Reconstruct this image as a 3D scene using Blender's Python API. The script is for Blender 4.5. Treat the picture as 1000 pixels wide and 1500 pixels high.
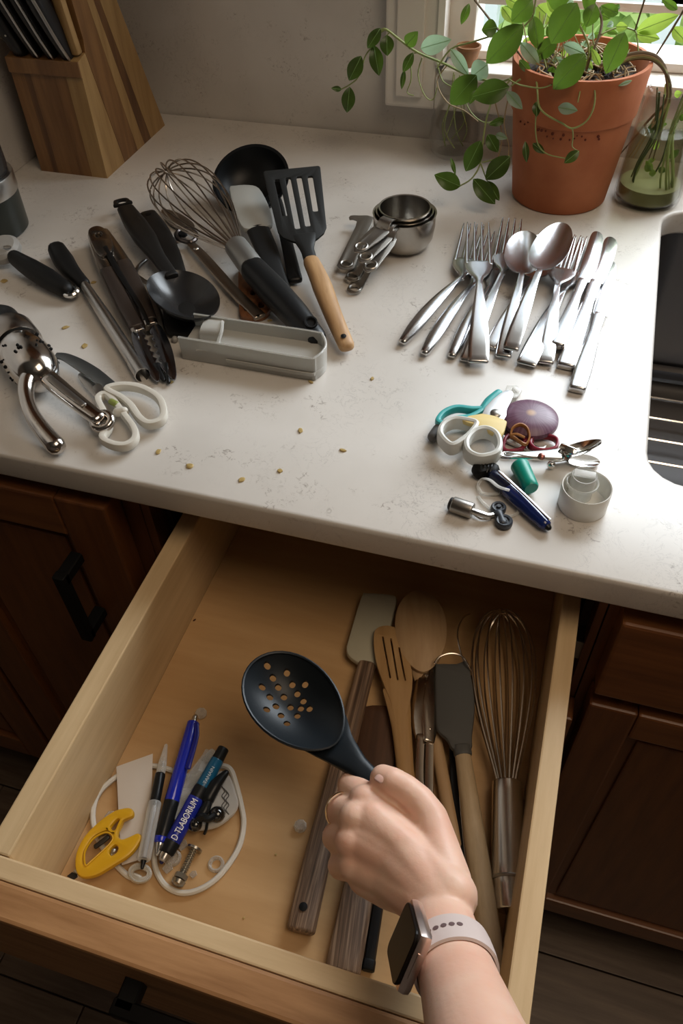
import bpy, bmesh, math, random
from mathutils import Vector, Matrix, Quaternion
random.seed(7)
for o in list(bpy.data.objects): bpy.data.objects.remove(o)
SC = bpy.context.scene; COL = SC.collection
V3 = Vector
# ------------------------------------------------------------------ camera
CZ = 1.31; FPX = 1158.36
RW = ((0.95697609, 0.19461286, -0.21522687), (0.28872444, -0.71251135, 0.63950432), (-0.02889582, -0.6741316, -0.73804581))
cd = bpy.data.cameras.new('camera'); cam = bpy.data.objects.new('camera', cd); COL.objects.link(cam)
cd.sensor_fit = 'VERTICAL'; cd.sensor_height = 24.0; cd.lens = FPX / 1500 * 24.0; cd.clip_start = .01; cd.clip_end = 60
cam.matrix_world = Matrix(((RW[0][0], -RW[0][1], -RW[0][2], 0), (RW[1][0], -RW[1][1], -RW[1][2], 0), (RW[2][0], -RW[2][1], -RW[2][2], CZ), (0, 0, 0, 1)))
SC.camera = cam
# ------------------------------------------------------------------ world, lamps, exposure
SC.view_settings.view_transform = 'Standard'; SC.view_settings.look = 'None'
SC.view_settings.gamma = 1; SC.view_settings.use_curve_mapping = False; SC.view_settings.exposure = 0.27
w = bpy.data.worlds.new('World'); SC.world = w; w.use_nodes = True
bgn = w.node_tree.nodes['Background']; bgn.inputs[0].default_value = (.80, .90, 1, 1); bgn.inputs[1].default_value = 1.5
def area(name, loc, target, sx, sy, power, color):
    l = bpy.data.lights.new(name, 'AREA'); l.shape = 'RECTANGLE'; l.size = sx; l.size_y = sy; l.energy = power; l.color = color
    o = bpy.data.objects.new(name, l); COL.objects.link(o); o.location = loc
    o.rotation_euler = (V3(target) - V3(loc)).to_track_quat('-Z', 'Y').to_euler(); return o
area('window_daylight', (.40, 1.20, 1.48), (.05, .25, .90), .80, .60, 15, (.88, .95, 1))
area('warm_fill_light', (.45, .12, 2.28), (.15, .20, .85), .8, .8, 7.2, (1, .79, .58))  # added warm fill from overhead, unseen, brightens the drawer and hand
# ------------------------------------------------------------------ pixel -> world helpers
def ray(x, y):
    a, b, c = x - 500, y - 750, FPX
    return V3([RW[i][0]*a + RW[i][1]*b + RW[i][2]*c for i in range(3)])
def at(x, y, z): d = ray(x, y); return d*((z-CZ)/d.z) + V3((0, 0, CZ))
def atY(x, y, Y): d = ray(x, y); return d*(Y/d.y) + V3((0, 0, CZ))
CT = .91; DF = .775
def A(x, y, h=0): return at(x, y, CT+h)
def D(x, y, h=0): return at(x, y, DF+h)
# ------------------------------------------------------------------ materials
def nd(nt, t, **k):
    n = nt.nodes.new(t)
    for a, b in k.items(): setattr(n, a, b)
    return n
MATS = {}
def mat(name, col, rough=.5, metal=0, trans=0, ior=1.45, coat=0, sss=0, var=None, vs=20, bump=0, bs=200, spec=None, vstretch=(1, 1, 1), vdet=4, alpha=1, vlo=.35, vhi=.65):
    if name in MATS: return MATS[name]
    m = bpy.data.materials.new(name); m.use_nodes = True; nt = m.node_tree; b = nt.nodes['Principled BSDF']; L = nt.links.new
    b.inputs['Base Color'].default_value = (*col, 1); b.inputs['Roughness'].default_value = rough; b.inputs['Metallic'].default_value = metal
    b.inputs['Transmission Weight'].default_value = trans; b.inputs['IOR'].default_value = ior; b.inputs['Coat Weight'].default_value = coat
    b.inputs['Alpha'].default_value = alpha
    if spec is not None: b.inputs['Specular IOR Level'].default_value = spec
    if sss: b.inputs['Subsurface Weight'].default_value = sss; b.inputs['Subsurface Radius'].default_value = (.01, .004, .002); b.inputs['Subsurface Scale'].default_value = .6
    if var or bump:
        tc = nd(nt, 'ShaderNodeTexCoord'); mp = nd(nt, 'ShaderNodeMapping'); L(tc.outputs['Object'], mp.inputs[0]); mp.inputs['Scale'].default_value = vstretch
    if var:
        nz = nd(nt, 'ShaderNodeTexNoise'); nz.inputs['Scale'].default_value = vs; nz.inputs['Detail'].default_value = vdet; L(mp.outputs[0], nz.inputs[0])
        r = nd(nt, 'ShaderNodeValToRGB'); r.color_ramp.elements[0].position = vlo; r.color_ramp.elements[1].position = vhi
        r.color_ramp.elements[0].color = (*col, 1); r.color_ramp.elements[1].color = (*var, 1); L(nz.outputs[0], r.inputs[0]); L(r.outputs[0], b.inputs['Base Color'])
    if bump:
        n2 = nd(nt, 'ShaderNodeTexNoise'); n2.inputs['Scale'].default_value = bs; L(mp.outputs[0], n2.inputs[0])
        bp = nd(nt, 'ShaderNodeBump'); bp.inputs['Strength'].default_value = bump; bp.inputs['Distance'].default_value = .001; L(n2.outputs[0], bp.inputs['Height']); L(bp.outputs[0], b.inputs['Normal'])
    MATS[name] = m; return m
def wood(name, c1, c2, axis=0, s=14, rough=.5, c3=None, k=12, coat=0):
    """grain runs along the object axis given"""
    m = bpy.data.materials.new(name); m.use_nodes = True; nt = m.node_tree; b = nt.nodes['Principled BSDF']; L = nt.links.new
    tc = nd(nt, 'ShaderNodeTexCoord'); mp = nd(nt, 'ShaderNodeMapping'); L(tc.outputs['Object'], mp.inputs[0])
    sc = [k, k, k]; sc[axis] = 1; mp.inputs['Scale'].default_value = sc
    nz = nd(nt, 'ShaderNodeTexNoise'); nz.inputs['Scale'].default_value = s; nz.inputs['Detail'].default_value = 6; nz.inputs['Roughness'].default_value = .6; L(mp.outputs[0], nz.inputs[0])
    r = nd(nt, 'ShaderNodeValToRGB'); e = r.color_ramp.elements; e[0].position = .32; e[1].position = .68; e[0].color = (*c1, 1); e[1].color = (*c2, 1)
    if c3: x = r.color_ramp.elements.new(.5); x.color = (*c3, 1)
    L(nz.outputs[0], r.inputs[0]); L(r.outputs[0], b.inputs['Base Color'])
    b.inputs['Roughness'].default_value = rough; b.inputs['Coat Weight'].default_value = coat; b.inputs['Coat Roughness'].default_value = .3
    bp = nd(nt, 'ShaderNodeBump'); bp.inputs['Strength'].default_value = .15; bp.inputs['Distance'].default_value = .0006; L(nz.outputs[0], bp.inputs['Height']); L(bp.outputs[0], b.inputs['Normal'])
    MATS[name] = m; return m
def quartz(name, base, base2):
    m = bpy.data.materials.new(name); m.use_nodes = True; nt = m.node_tree; b = nt.nodes['Principled BSDF']; L = nt.links.new
    geo = nd(nt, 'ShaderNodeNewGeometry')
    def noise(s, d=4, dist=0, rg=.5):
        n = nd(nt, 'ShaderNodeTexNoise'); n.inputs['Scale'].default_value = s; n.inputs['Detail'].default_value = d; n.inputs['Distortion'].default_value = dist; n.inputs['Roughness'].default_value = rg; L(geo.outputs['Position'], n.inputs[0]); return n
    def ramp(src, p0, p1, c0, c1):
        r = nd(nt, 'ShaderNodeValToRGB'); e = r.color_ramp.elements; e[0].position = p0; e[1].position = p1; e[0].color = (*c0, 1); e[1].color = (*c1, 1); L(src, r.inputs[0]); return r
    def mix(f, a, bb, t='MIX'):
        x = nd(nt, 'ShaderNodeMixRGB', blend_type=t)
        for i, s in ((0, f), (1, a), (2, bb)):
            if isinstance(s, (int, float)): x.inputs[i].default_value = s
            elif isinstance(s, tuple): x.inputs[i].default_value = (*s, 1)
            else: L(s, x.inputs[i])
        return x.outputs[0]
    c = ramp(noise(9).outputs[0], .35, .65, base, base2).outputs[0]
    cl = ramp(noise(26, 5, .6).outputs[0], .55, .66, (0, 0, 0), (1, 1, 1)).outputs[0]          # clusters
    fl = ramp(noise(210, 3, 1.2, .7).outputs[0], .56, .64, (0, 0, 0), (1, 1, 1)).outputs[0]      # flecks inside clusters
    vein = ramp(noise(62, 5, 1.6, .6).outputs[0], .485, .5, (0, 0, 0), (1, 1, 1)).outputs[0]
    vein2 = ramp(noise(62, 5, 1.6, .6).outputs[0], .5, .515, (1, 1, 1), (0, 0, 0)).outputs[0]
    v = mix(1.0, vein, vein2, 'MULTIPLY'); gate = ramp(noise(17, 3).outputs[0], .48, .62, (0, 0, 0), (1, 1, 1)).outputs[0]
    v = mix(1.0, v, gate, 'MULTIPLY'); f = mix(1.0, cl, fl, 'MULTIPLY')
    c = mix(mix(1.0, f, (.80, .80, .80), 'MULTIPLY'), c, (.27, .235, .205)); c = mix(mix(1.0, v, (.42, .42, .42), 'MULTIPLY'), c, (.30, .28, .27))
    L(c, b.inputs['Base Color']); b.inputs['Roughness'].default_value = .33; MATS[name] = m; return m
Q = quartz('quartz', (.56, .53, .49), (.645, .615, .575))
ORCH = dict(rough=.35, coat=.3)
CHERRY = wood('cherry_wood_vertical', (.125, .042, .012), (.21, .076, .022), 2, 9, .38, coat=.25)
CHERRYX = wood('cherry_wood_horizontal', (.14, .048, .013), (.25, .094, .029), 0, 9, .38, coat=.25)
FRONTW = wood('drawer_front_wood', (.27, .125, .045), (.43, .225, .095), 0, 12, .5, c3=(.36, .18, .072))
MAPLE_Y = wood('maple_side', (.52, .36, .19), (.63, .46, .26), 1, 10, .42)
MAPLE_X = wood('maple_front', (.57, .40, .22), (.68, .50, .29), 0, 10, .42)
PLY = wood('plywood_bottom', (.46, .275, .12), (.55, .345, .165), 0, 7, .42, k=7)
FLOORW = wood('floor_oak', (.10, .066, .044), (.19, .135, .095), 0, 8, .45)
STEEL = mat('brushed_steel', (.55, .53, .50), .28, 1); STEELD = mat('dull_steel', (.36, .34, .31), .36, 1); CHROME = mat('chrome', (.74, .73, .71), .1, 1)
SILVER = mat('cutlery_steel', (.60, .60, .61), .22, 1); BLKP = mat('black_plastic', (.008, .009, .010), .42, spec=.3); BLKS = mat('black_satin', (.009, .010, .011), .3, spec=.3)
BLKM = mat('black_metal', (.006, .006, .006), .5, spec=.2); GREYS = mat('dark_grey_silicone', (.075, .075, .072), .6); WHITEP = mat('white_plastic', (.80, .79, .75), .35)
PAINT = mat('white_paint', (.74, .70, .64), .45)
def clear(name, col=(1, 1, 1), a=.25, rough=.05, gloss=False):
    m = bpy.data.materials.new(name); m.use_nodes = True; nt = m.node_tree; L = nt.links.new
    b = nt.nodes['Principled BSDF']; b.inputs['Base Color'].default_value = (*col, 1); b.inputs['Roughness'].default_value = rough; b.inputs['IOR'].default_value = 1.5
    if gloss: nt.nodes.remove(b); b = nd(nt, 'ShaderNodeBsdfGlossy'); b.inputs[0].default_value = (.8, .8, .8, 1); b.inputs['Roughness'].default_value = rough
    tr = nd(nt, 'ShaderNodeBsdfTransparent'); tr.inputs[0].default_value = (min(1, col[0]*1.0+.0), col[1], col[2], 1)
    lw = nd(nt, 'ShaderNodeLayerWeight'); lw.inputs[0].default_value = .35; mt = nd(nt, 'ShaderNodeMath', operation='MULTIPLY_ADD'); mt.inputs[1].default_value = .75; mt.inputs[2].default_value = a; mt.use_clamp = True
    mx = nd(nt, 'ShaderNodeMixShader'); L(lw.outputs['Facing'], mt.inputs[0]); L(mt.outputs[0], mx.inputs[0]); L(tr.outputs[0], mx.inputs[1]); L(b.outputs[0], mx.inputs[2])
    L(mx.outputs[0], nt.nodes['Material Output'].inputs[0]); MATS[name] = m; return m
GLASS = clear('thin_glass', (.985, .99, .985), -.10, .03, True); CLEARP = clear('clear_plastic', (.88, .88, .86), .18, .12); PANE = clear('window_glass', (1, 1, 1), -.15, .0, True)
# ------------------------------------------------------------------ geometry: every builder returns (verts, faces)
def join(*gs):
    Vs, Fs = [], []
    for v, f in gs:
        n = len(Vs); Vs += list(v); Fs += [tuple(i+n for i in q) for q in f]
    return Vs, Fs
def xf(g, M): return [M @ V3(v) for v in g[0]], g[1]
def frame(o, xdir, up=(0, 0, 1)):
    x = V3(xdir).normalized(); z = V3(up); y = z.cross(x)
    if y.length < 1e-5: y = V3((0, 1, 0)).cross(x)
    y.normalize(); z = x.cross(y); M = Matrix((x, y, z)).transposed().to_4x4(); M.translation = V3(o); return M
def crs(P, k=4, closed=False):
    P = [V3(p) for p in P]; n = len(P)
    if n < 3 and not closed: return [P[0].lerp(P[-1], i/k) for i in range(k+1)] if n == 2 else P
    out = []; rng = range(n if closed else n-1)
    for i in rng:
        if closed: a, b, c, d = P[(i-1) % n], P[i], P[(i+1) % n], P[(i+2) % n]
        else: a, b, c, d = P[max(i-1, 0)], P[i], P[i+1], P[min(i+2, n-1)]
        for j in range(k):
            t = j/k; out.append(.5*((2*b)+(c-a)*t+(2*a-5*b+4*c-d)*t*t+(3*b-a-3*c+d)*t**3))
    if not closed: out.append(P[-1])
    return out
def lerpl(L, u):
    if isinstance(L, (int, float)): return L
    x = u*(len(L)-1); i = min(int(x), len(L)-2); return L[i]+(L[i+1]-L[i])*(x-i)
def sweep(path, w, h, n=10, e=2.0, up=(0, 0, 1), k=4, rnd=True, closed=False, twist=0):
    """superellipse section swept along a path; w, h = half sizes across / along 'up' (number or list)"""
    P = crs(path, k, closed) if k > 1 else [V3(p) for p in path]; N = len(P)
    ds = [0]
    for i in range(1, N): ds.append(ds[-1]+(P[i]-P[i-1]).length)
    tot = ds[-1] or 1; rings = []
    for i in range(N):
        if closed: t = P[(i+1) % N]-P[i-1]
        else: t = P[min(i+1, N-1)]-P[max(i-1, 0)]
        t.normalize(); u = V3(up); s = u.cross(t)
        if s.length < 1e-4: s = V3((1, 0, 0)).cross(t)
        s.normalize(); u2 = t.cross(s); a, b = lerpl(w, ds[i]/tot), lerpl(h, ds[i]/tot)
        rings.append((P[i], s, u2, a, b, t))
    if rnd and not closed:
        def cap(r, sgn):
            p, s, u, a, b, t = r; m = min(a, b) if rnd is True else rnd; o = []
            for q in (.35, .75, 1.0):
                sh = 1-math.sqrt(max(0, 1-q*q)); o.append((p+t*sgn*m*(math.sin(q*math.pi/2))*1.0, s, u, max(a-m*(1-math.cos(q*math.pi/2)), a*.04), max(b-m*(1-math.cos(q*math.pi/2)), b*.04), t))
            return o
        rings = cap(rings[0], -1)[::-1] + rings + cap(rings[-1], 1)
    Vs, Fs = [], []
    for p, s, u, a, b, t in rings:
        for j in range(n):
            th = 2*math.pi*(j+.5)/n; c, q = math.cos(th), math.sin(th)
            Vs.append(p+s*(a*math.copysign(abs(c)**(2/e), c))+u*(b*math.copysign(abs(q)**(2/e), q)))
    R = len(rings)
    for i in range(R if closed else R-1):
        i2 = (i+1) % R
        for j in range(n): Fs.append((i*n+j, i*n+(j+1) % n, i2*n+(j+1) % n, i2*n+j))
    if not closed: Fs += [tuple(range(n))[::-1], tuple((R-1)*n+j for j in range(n))]
    return Vs, Fs
def tube(path, r, n=6, k=4, closed=False, up=(0.01, .02, 1)): return sweep(path, r, r, n, 2, up, k, False, closed)
def lathe(prof, n=32, o=(0, 0, 0), M=None, caps=True):
    Vs, Fs = [], []; R = len(prof)
    for r, z in prof:
        for j in range(n):
            th = 2*math.pi*j/n; Vs.append(V3((r*math.cos(th), r*math.sin(th), z)))
    for i in range(R-1):
        for j in range(n): Fs.append((i*n+j, i*n+(j+1) % n, (i+1)*n+(j+1) % n, (i+1)*n+j))
    if caps: Fs += [tuple(range(n))[::-1], tuple((R-1)*n+j for j in range(n))]
    g = (Vs, Fs)
    if M is not None: return xf(g, M)
    return xf(g, Matrix.Translation(o))
def axisM(p, d):
    q = V3((0, 0, 1)).rotation_difference(V3(d)); M = q.to_matrix().to_4x4(); M.translation = V3(p); return M
def box(x0, x1, y0, y1, z0, z1, bev=.0):
    bm = bmesh.new(); bmesh.ops.create_cube(bm, size=1)
    for v in bm.verts: v.co = V3((x0+(v.co.x+.5)*(x1-x0), y0+(v.co.y+.5)*(y1-y0), z0+(v.co.z+.5)*(z1-z0)))
    if bev: bmesh.ops.bevel(bm, geom=bm.edges[:], offset=bev, segments=2, affect='EDGES', profile=.6)
    bm.verts.index_update(); g = ([v.co.copy() for v in bm.verts], [tuple(v.index for v in f.verts) for f in bm.faces]); bm.free(); return g
def prism(poly, z0, z1, M=None):
    n = len(poly); Vs = [V3((p[0], p[1], z0)) for p in poly]+[V3((p[0], p[1], z1)) for p in poly]
    Fs = [tuple(range(n))[::-1], tuple(range(n, 2*n))]+[(i, (i+1) % n, n+(i+1) % n, n+i) for i in range(n)]
    g = (Vs, Fs); return xf(g, M) if M is not None else g
def plate(outer, holes=(), t=.002, bev=.0004, z=0, smooth=4, seg=1, hs=None):
    """flat plate with holes from outlines; lies in xy, z = middle; outlines smoothed"""
    cu = bpy.data.curves.new('tmp', 'CURVE'); cu.dimensions = '2D'; cu.fill_mode = 'BOTH'; cu.extrude = max(t/2-bev, 1e-5); cu.bevel_depth = bev; cu.bevel_resolution = seg; cu.offset = -bev
    for q_, lp in enumerate([outer]+list(holes)):
        sm_ = hs if (q_ and hs) else smooth
        P = crs([(p[0], p[1], 0) for p in lp], sm_, True) if sm_ > 1 else [V3((p[0], p[1], 0)) for p in lp]
        s = cu.splines.new('POLY'); s.points.add(len(P)-1); s.use_cyclic_u = True
        for q, p in zip(s.points, P): q.co = (p.x, p.y, 0, 1)
    o = bpy.data.objects.new('tmp', cu); me = bpy.data.meshes.new_from_object(o)
    g = ([v.co+V3((0, 0, z)) for v in me.vertices], [tuple(f.vertices) for f in me.polygons])
    bpy.data.objects.remove(o); bpy.data.curves.remove(cu); bpy.data.meshes.remove(me); return g
def circle(cx, cy, r, n=12, ry=None): return [(cx+r*math.cos(2*math.pi*i/n), cy+(ry or r)*math.sin(2*math.pi*i/n)) for i in range(n)]
def text(body, size, ext=.00015):
    cu = bpy.data.curves.new('t', 'FONT'); cu.body = body; cu.size = size; cu.extrude = ext; cu.align_x = 'LEFT'; cu.align_y = 'CENTER'
    o = bpy.data.objects.new('t', cu); me = bpy.data.meshes.new_from_object(o); g = ([v.co.copy() for v in me.vertices], [tuple(f.vertices) for f in me.polygons]); bpy.data.objects.remove(o); return g
def bowl(Lx, W, dep, t=.0012, nu=18, nv=12, tip=.55, rim=0.0, flat=0, z0=0):
    """spoon bowl: x from 0 (neck) to Lx, half width W, depth; two skins"""
    def pt(u, v, off):
        uu = u**tip if tip != 1 else u
        wv = math.sqrt(max(0, 1-(2*uu-1)**2))
        k = max(0, (1-(2*uu-1)**2))
        z = -dep*(1-v*v)*k*1.0 if not flat else -dep*(1-v**4)*(1-(2*uu-1)**4)
        return V3((u*Lx, v*W*wv, z0+z-off))
    Vs, Fs = [], []; 
    for s in (0, 1):
        for i in range(nu+1):
            # cosine spacing keeps the ends round
            c = .5-.5*math.cos(math.pi*i/nu); u = c**(1/tip) if tip != 1 else c
            for j in range(nv+1): Vs.append(pt(min(1, max(0, u)), -1+2*j/nv, t*s))
    m = (nu+1)*(nv+1); I = lambda s, i, j: s*m+i*(nv+1)+j
    for i in range(nu):
        for j in range(nv):
            Fs.append((I(0, i, j), I(0, i+1, j), I(0, i+1, j+1), I(0, i, j+1))); Fs.append((I(1, i, j), I(1, i, j+1), I(1, i+1, j+1), I(1, i+1, j)))
        for j in (0, nv):
            q = (I(0, i, j), I(1, i, j), I(1, i+1, j), I(0, i+1, j)); Fs.append(q if j == 0 else q[::-1])
    return Vs, Fs
def ball(c, r, n=10, sz=None):
    sz = sz or (1, 1, 1); Vs, Fs = [], []; c = V3(c); m = n//2+1
    for i in range(m+1):
        a = math.pi*i/m
        for j in range(n):
            b = 2*math.pi*j/n; Vs.append(c+V3((r*sz[0]*math.sin(a)*math.cos(b), r*sz[1]*math.sin(a)*math.sin(b), r*sz[2]*math.cos(a))))
    for i in range(m):
        for j in range(n): Fs.append((i*n+j, (i+1)*n+j, (i+1)*n+(j+1) % n, i*n+(j+1) % n))
    return Vs, Fs
# ------------------------------------------------------------------ objects
def link(name, g, m, parent=None, sm=True, label=None, ang=40):
    me = bpy.data.meshes.new(name); bm = bmesh.new()
    vs = [bm.verts.new(v) for v in g[0]]
    for f in g[1]:
        if len(set(f)) > 2:
            try: bm.faces.new([vs[i] for i in f])
            except ValueError: pass
    bmesh.ops.remove_doubles(bm, verts=bm.verts[:], dist=1e-6)
    bmesh.ops.recalc_face_normals(bm, faces=bm.faces[:])
    if sm:
        a = math.radians(ang)
        for f in bm.faces: f.smooth = True
        for e in bm.edges:
            if len(e.link_faces) == 2 and e.calc_face_angle(0) > a: e.smooth = False
    bm.to_mesh(me); bm.free(); me.materials.append(m)
    o = bpy.data.objects.new(name, me); COL.objects.link(o)
    if parent is not None: o.parent = parent
    if label: o['label'] = label
    return o
class Thing:
    def __init__(s, name, label, cat, p0, p1=None, group=None):
        s.o = bpy.data.objects.new(name, None); COL.objects.link(s.o); s.o.empty_display_size = .01
        ang = 0
        if p1 is not None: d = V3(p1)-V3(p0); ang = math.atan2(d.y, d.x)
        s.M = Matrix.Translation(V3(p0)) @ Matrix.Rotation(ang, 4, 'Z'); s.I = s.M.inverted()
        s.o.location = V3(p0); s.o.rotation_euler = (0, 0, ang)
        s.o['label'] = label; s.o['category'] = cat
        if group: s.o['group'] = group
    def l(s, p): return s.I @ V3(p)
    def L(s, ps): return [s.I @ V3(p) for p in ps]
    def w(s, name, g, m, parent=None, sm=True, label=None, ang=40):        # geometry given in world coordinates
        return link(name, xf(g, s.I), m, parent or s.o, sm, label, ang)
    def p(s, name, g, m, parent=None, sm=True, label=None, ang=40):        # geometry given in the thing's own frame
        return link(name, g, m, parent or s.o, sm, label, ang)
def single(name, g, m, label, cat, group=None, org=None, sm=True):
    """a thing that is one mesh; origin moved to its base"""
    vs = [V3(v) for v in g[0]]; c = V3(org) if org is not None else V3((sum(v.x for v in vs)/len(vs), sum(v.y for v in vs)/len(vs), min(v.z for v in vs)))
    o = link(name, ([v-c for v in vs], g[1]), m, None, sm); o.location = c; o['label'] = label; o['category'] = cat
    if group: o['group'] = group
    return o
def struct(name, g, m, parent=None, sm=False):
    o = link(name, g, m, parent, sm)
    if parent is None: o['kind'] = 'structure'
    return o
# ================================================================== room
WY = .957; FL = .17
wall_back = struct('wall_back', join(box(-1.6, -.184, WY, 1.09, FL, 2.35), box(-.184, .66, WY, 1.09, FL, .985), box(-.184, .66, WY, 1.09, 1.72, 2.35), box(.66, 1.9, WY, 1.09, FL, 2.35)), Q)
struct('wall_left', box(-.72, -.635, .25, 1.09, CT+.0005, 2.35), Q)
WALLP = mat('warm_wall_paint', (.26, .21, .17), .8)
struct('wall_left', box(-1.7, -1.6, -1.9, 1.09, FL, 2.35), WALLP); struct('wall_right', box(1.9, 2.0, -1.9, 1.09, FL, 2.35), WALLP); struct('wall_front', box(-1.6, 2.0, -2.0, -1.9, FL, 2.35), WALLP)
struct('ceiling', box(-1.6, 2.0, -2.0, 1.09, 2.35, 2.4), mat('ceiling_paint', (.36, .33, .29), .9))
floor = struct('floor', box(-1.6, 2.0, -2.0, 1.0, FL-.05, FL-.004), mat('floor_joint_dark', (.02, .014, .01), .8))
pw = .11; y = -.45; r = 0
while y < .40:
    x = -1.3 + (r*0.37 % .5) - .2
    while x < 1.1:
        x0, x1 = max(x, -1.3), min(x+.62, 1.3)
        if x1-x0 > .02:
            o = link('plank', box(-(x1-x0)/2+.001, (x1-x0)/2-.001, -pw/2+.001, pw/2-.001, 0, .008, .0008), FLOORW, floor, False); o.location = ((x0+x1)/2, y+pw/2, FL-.004)
        x += .62
    y += pw; r += 1
big = link('plank', box(-1.6, 2.0, -2.0, -.451, FL-.004, FL+.004), FLOORW, floor, False)
# window in the back wall
trim = struct('trim_1', join(box(-.2416, -.184, .938, WY-.0005, .9487, 1.75, .003), box(-.228, -.1975, .933, .939, .962, 1.75, .0015), box(-.184, .70, .938, WY-.0005, .9487, .985, .003)), PAINT)
struct('trim_2', box(-.175, .70, .925, 1.04, .9855, .996, .002), mat('sill_paint', (.85, .84, .80), .35))
win = struct('window_1', join(box(-.1835, -.1475, .962, 1.02, .9965, 1.715, .002), box(-.1835, .655, .962, 1.02, 1.69, 1.715, .002), box(.62, .655, .962, 1.02, .9965, 1.69, .002)), PAINT)
link('jamb', box(-.1838, -.176, .9345, .9615, .9965, 1.715, .001), mat('jamb_white', (.86, .84, .78), .4), win, False)
link('lower_rail', box(-.1473, .6198, .963, 1.02, .9965, 1.0055, .0015), PAINT, win, False)
link('pane', box(-.1473, .6198, .978, .981, 1.0057, 1.69), PANE, win, False)
link('muntin', box(-.1473, .6198, .970, .977, 1.048, 1.056, .001), PAINT, win, False)
for mx in (.10, .36): link('muntin', box(mx, mx+.010, .970, .977, 1.0563, 1.69, .001), PAINT, win, False)
# outdoors
LAWN = mat('lawn_grass', (.25, .38, .20), .9, var=(.42, .52, .32), vs=1.6)
lawn = struct('ground', box(-6, 9, 1.6, 14, -.05, 0), LAWN)
deck = single('porch_rail', join(box(-3, 5, 2.6, 2.66, .30, .38), box(-3, 5, 2.6, 2.66, .62, .68), *[box(-2.9+i*.5, -2.84+i*.5, 2.6, 2.66, 0, .68) for i in range(16)]), mat('rail_white', (.85, .88, .88), .5), 'white painted railing on the lawn beyond the window', 'railing', sm=False)
def bush(c, r, m, lab, n=420):
    Vs, Fs = [], []
    for i in range(n):
        d = V3((random.gauss(0, 1), random.gauss(0, 1), random.gauss(0, 1))).normalized()*r*random.uniform(.7, 1); p = V3(c)+V3((d.x, d.y, abs(d.z)))
        a = V3((random.gauss(0, 1), random.gauss(0, 1), random.gauss(0, 1))).normalized(); b = a.orthogonal().normalized(); s = r*.12; k = len(Vs)
        Vs += [p-a*s, p+b*s*.5, p+a*s, p-b*s*.5]; Fs.append((k, k+1, k+2, k+3))
    g = join(ball(V3(c)+V3((0, 0, r*.35)), r*.75, 14), (Vs, Fs)); return single('garden_bush', g, m, lab, 'bush', sm=False)
bush((-.05, 4.4, 0), .55, mat('bush_green', (.30, .46, .10), .8, var=(.5, .62, .2), vs=8), 'green garden bush seen through the window behind the plant')
bush((1.25, 4.0, 0), .48, mat('bush_orange', (.75, .33, .08), .8, var=(.75, .62, .2), vs=9), 'orange and yellow flowering bush outside the window at right')
# ================================================================== counter, sink, cabinets
def rrect(x0, x1, y0, y1, r, n=5, cc=True):
    P = []
    for cx, cy, a0 in ((x1-r, y1-r, 0), (x0+r, y1-r, 90), (x0+r, y0+r, 180), (x1-r, y0+r, 270)):
        for i in range(n+1): a = math.radians(a0+90*i/n); P.append((cx+r*math.cos(a), cy+r*math.sin(a)))
    return P
SX0, SX1, SY0, SY1 = .0808, .70, .434, .838
g = plate([(-1.0, .335), (1.6, .335), (1.6, .955), (-1.0, .955)], [rrect(SX0, SX1, SY0, SY1, .028)], .025, .0035, CT-.0125, 1, 3)
single('countertop', g, Q, 'speckled white quartz countertop with rounded front edge and sink cutout', 'countertop', org=(0, .6, CT-.025))
SINKM = mat('sink_steel', (.17, .165, .165), .38, 1, bump=.05, bs=60)
t = Thing('sink', 'dark stainless undermount sink at the right edge', 'sink', (.39, .636, .69))
o_ = rrect(SX0-.006, SX1+.006, SY0-.006, SY1+.006, .03); i_ = rrect(SX0+.006, SX1-.006, SY0+.006, SY1-.006, .022)
def wallring(a, za, b, zb): n = len(a); return [V3((p[0], p[1], za)) for p in a]+[V3((p[0], p[1], zb)) for p in b], [(i, (i+1) % n, n+(i+1) % n, n+i) for i in range(n)]
rings = [(rrect(SX0-.006, SX1+.006, SY0-.006, SY1+.006, .034), CT-.0255), (rrect(SX0-.002, SX1+.002, SY0-.002, SY1+.002, .03), .72), (rrect(SX0+.004, SX1-.004, SY0+.004, SY1-.004, .03), .70), (rrect(SX0+.02, SX1-.02, SY0+.02, SY1-.02, .03), .69)]
g = join(*[wallring(rings[i][0], rings[i][1], rings[i+1][0], rings[i+1][1]) for i in range(3)], ([V3((p[0], p[1], .69)) for p in rings[3][0]], [tuple(range(len(rings[3][0])))]))
t.w('basin', g, SINKM)
t.w('ledge', box(SX0-.001, SX1, .823, .836, .712, .724, .003), SINKM)
t = Thing('sink_rack', 'steel wire grid standing on the bottom of the sink', 'rack', (.39, .63, .69))
for i in range(9):
    yy = .48+i*.036; t.w('wire', tube([(SX0+.012, yy, .725), (SX1-.03, yy, .725)], .0018, 6, 1), CHROME)
for xx in (SX0+.018, .24, .40, .56, SX1-.035): t.w('wire', tube([(xx, .455, .7212), (xx, .80, .7212)], .0018, 6, 1), CHROME)
for xx in (SX0+.024, SX1-.035):
    for yy in (.48, .79): t.w('foot', tube([(xx, yy, .6905), (xx, yy, .72)], .003, 8, 1), BLKP)
CB, DY, FY, TOP = .283, .335, .358, .8845
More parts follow.
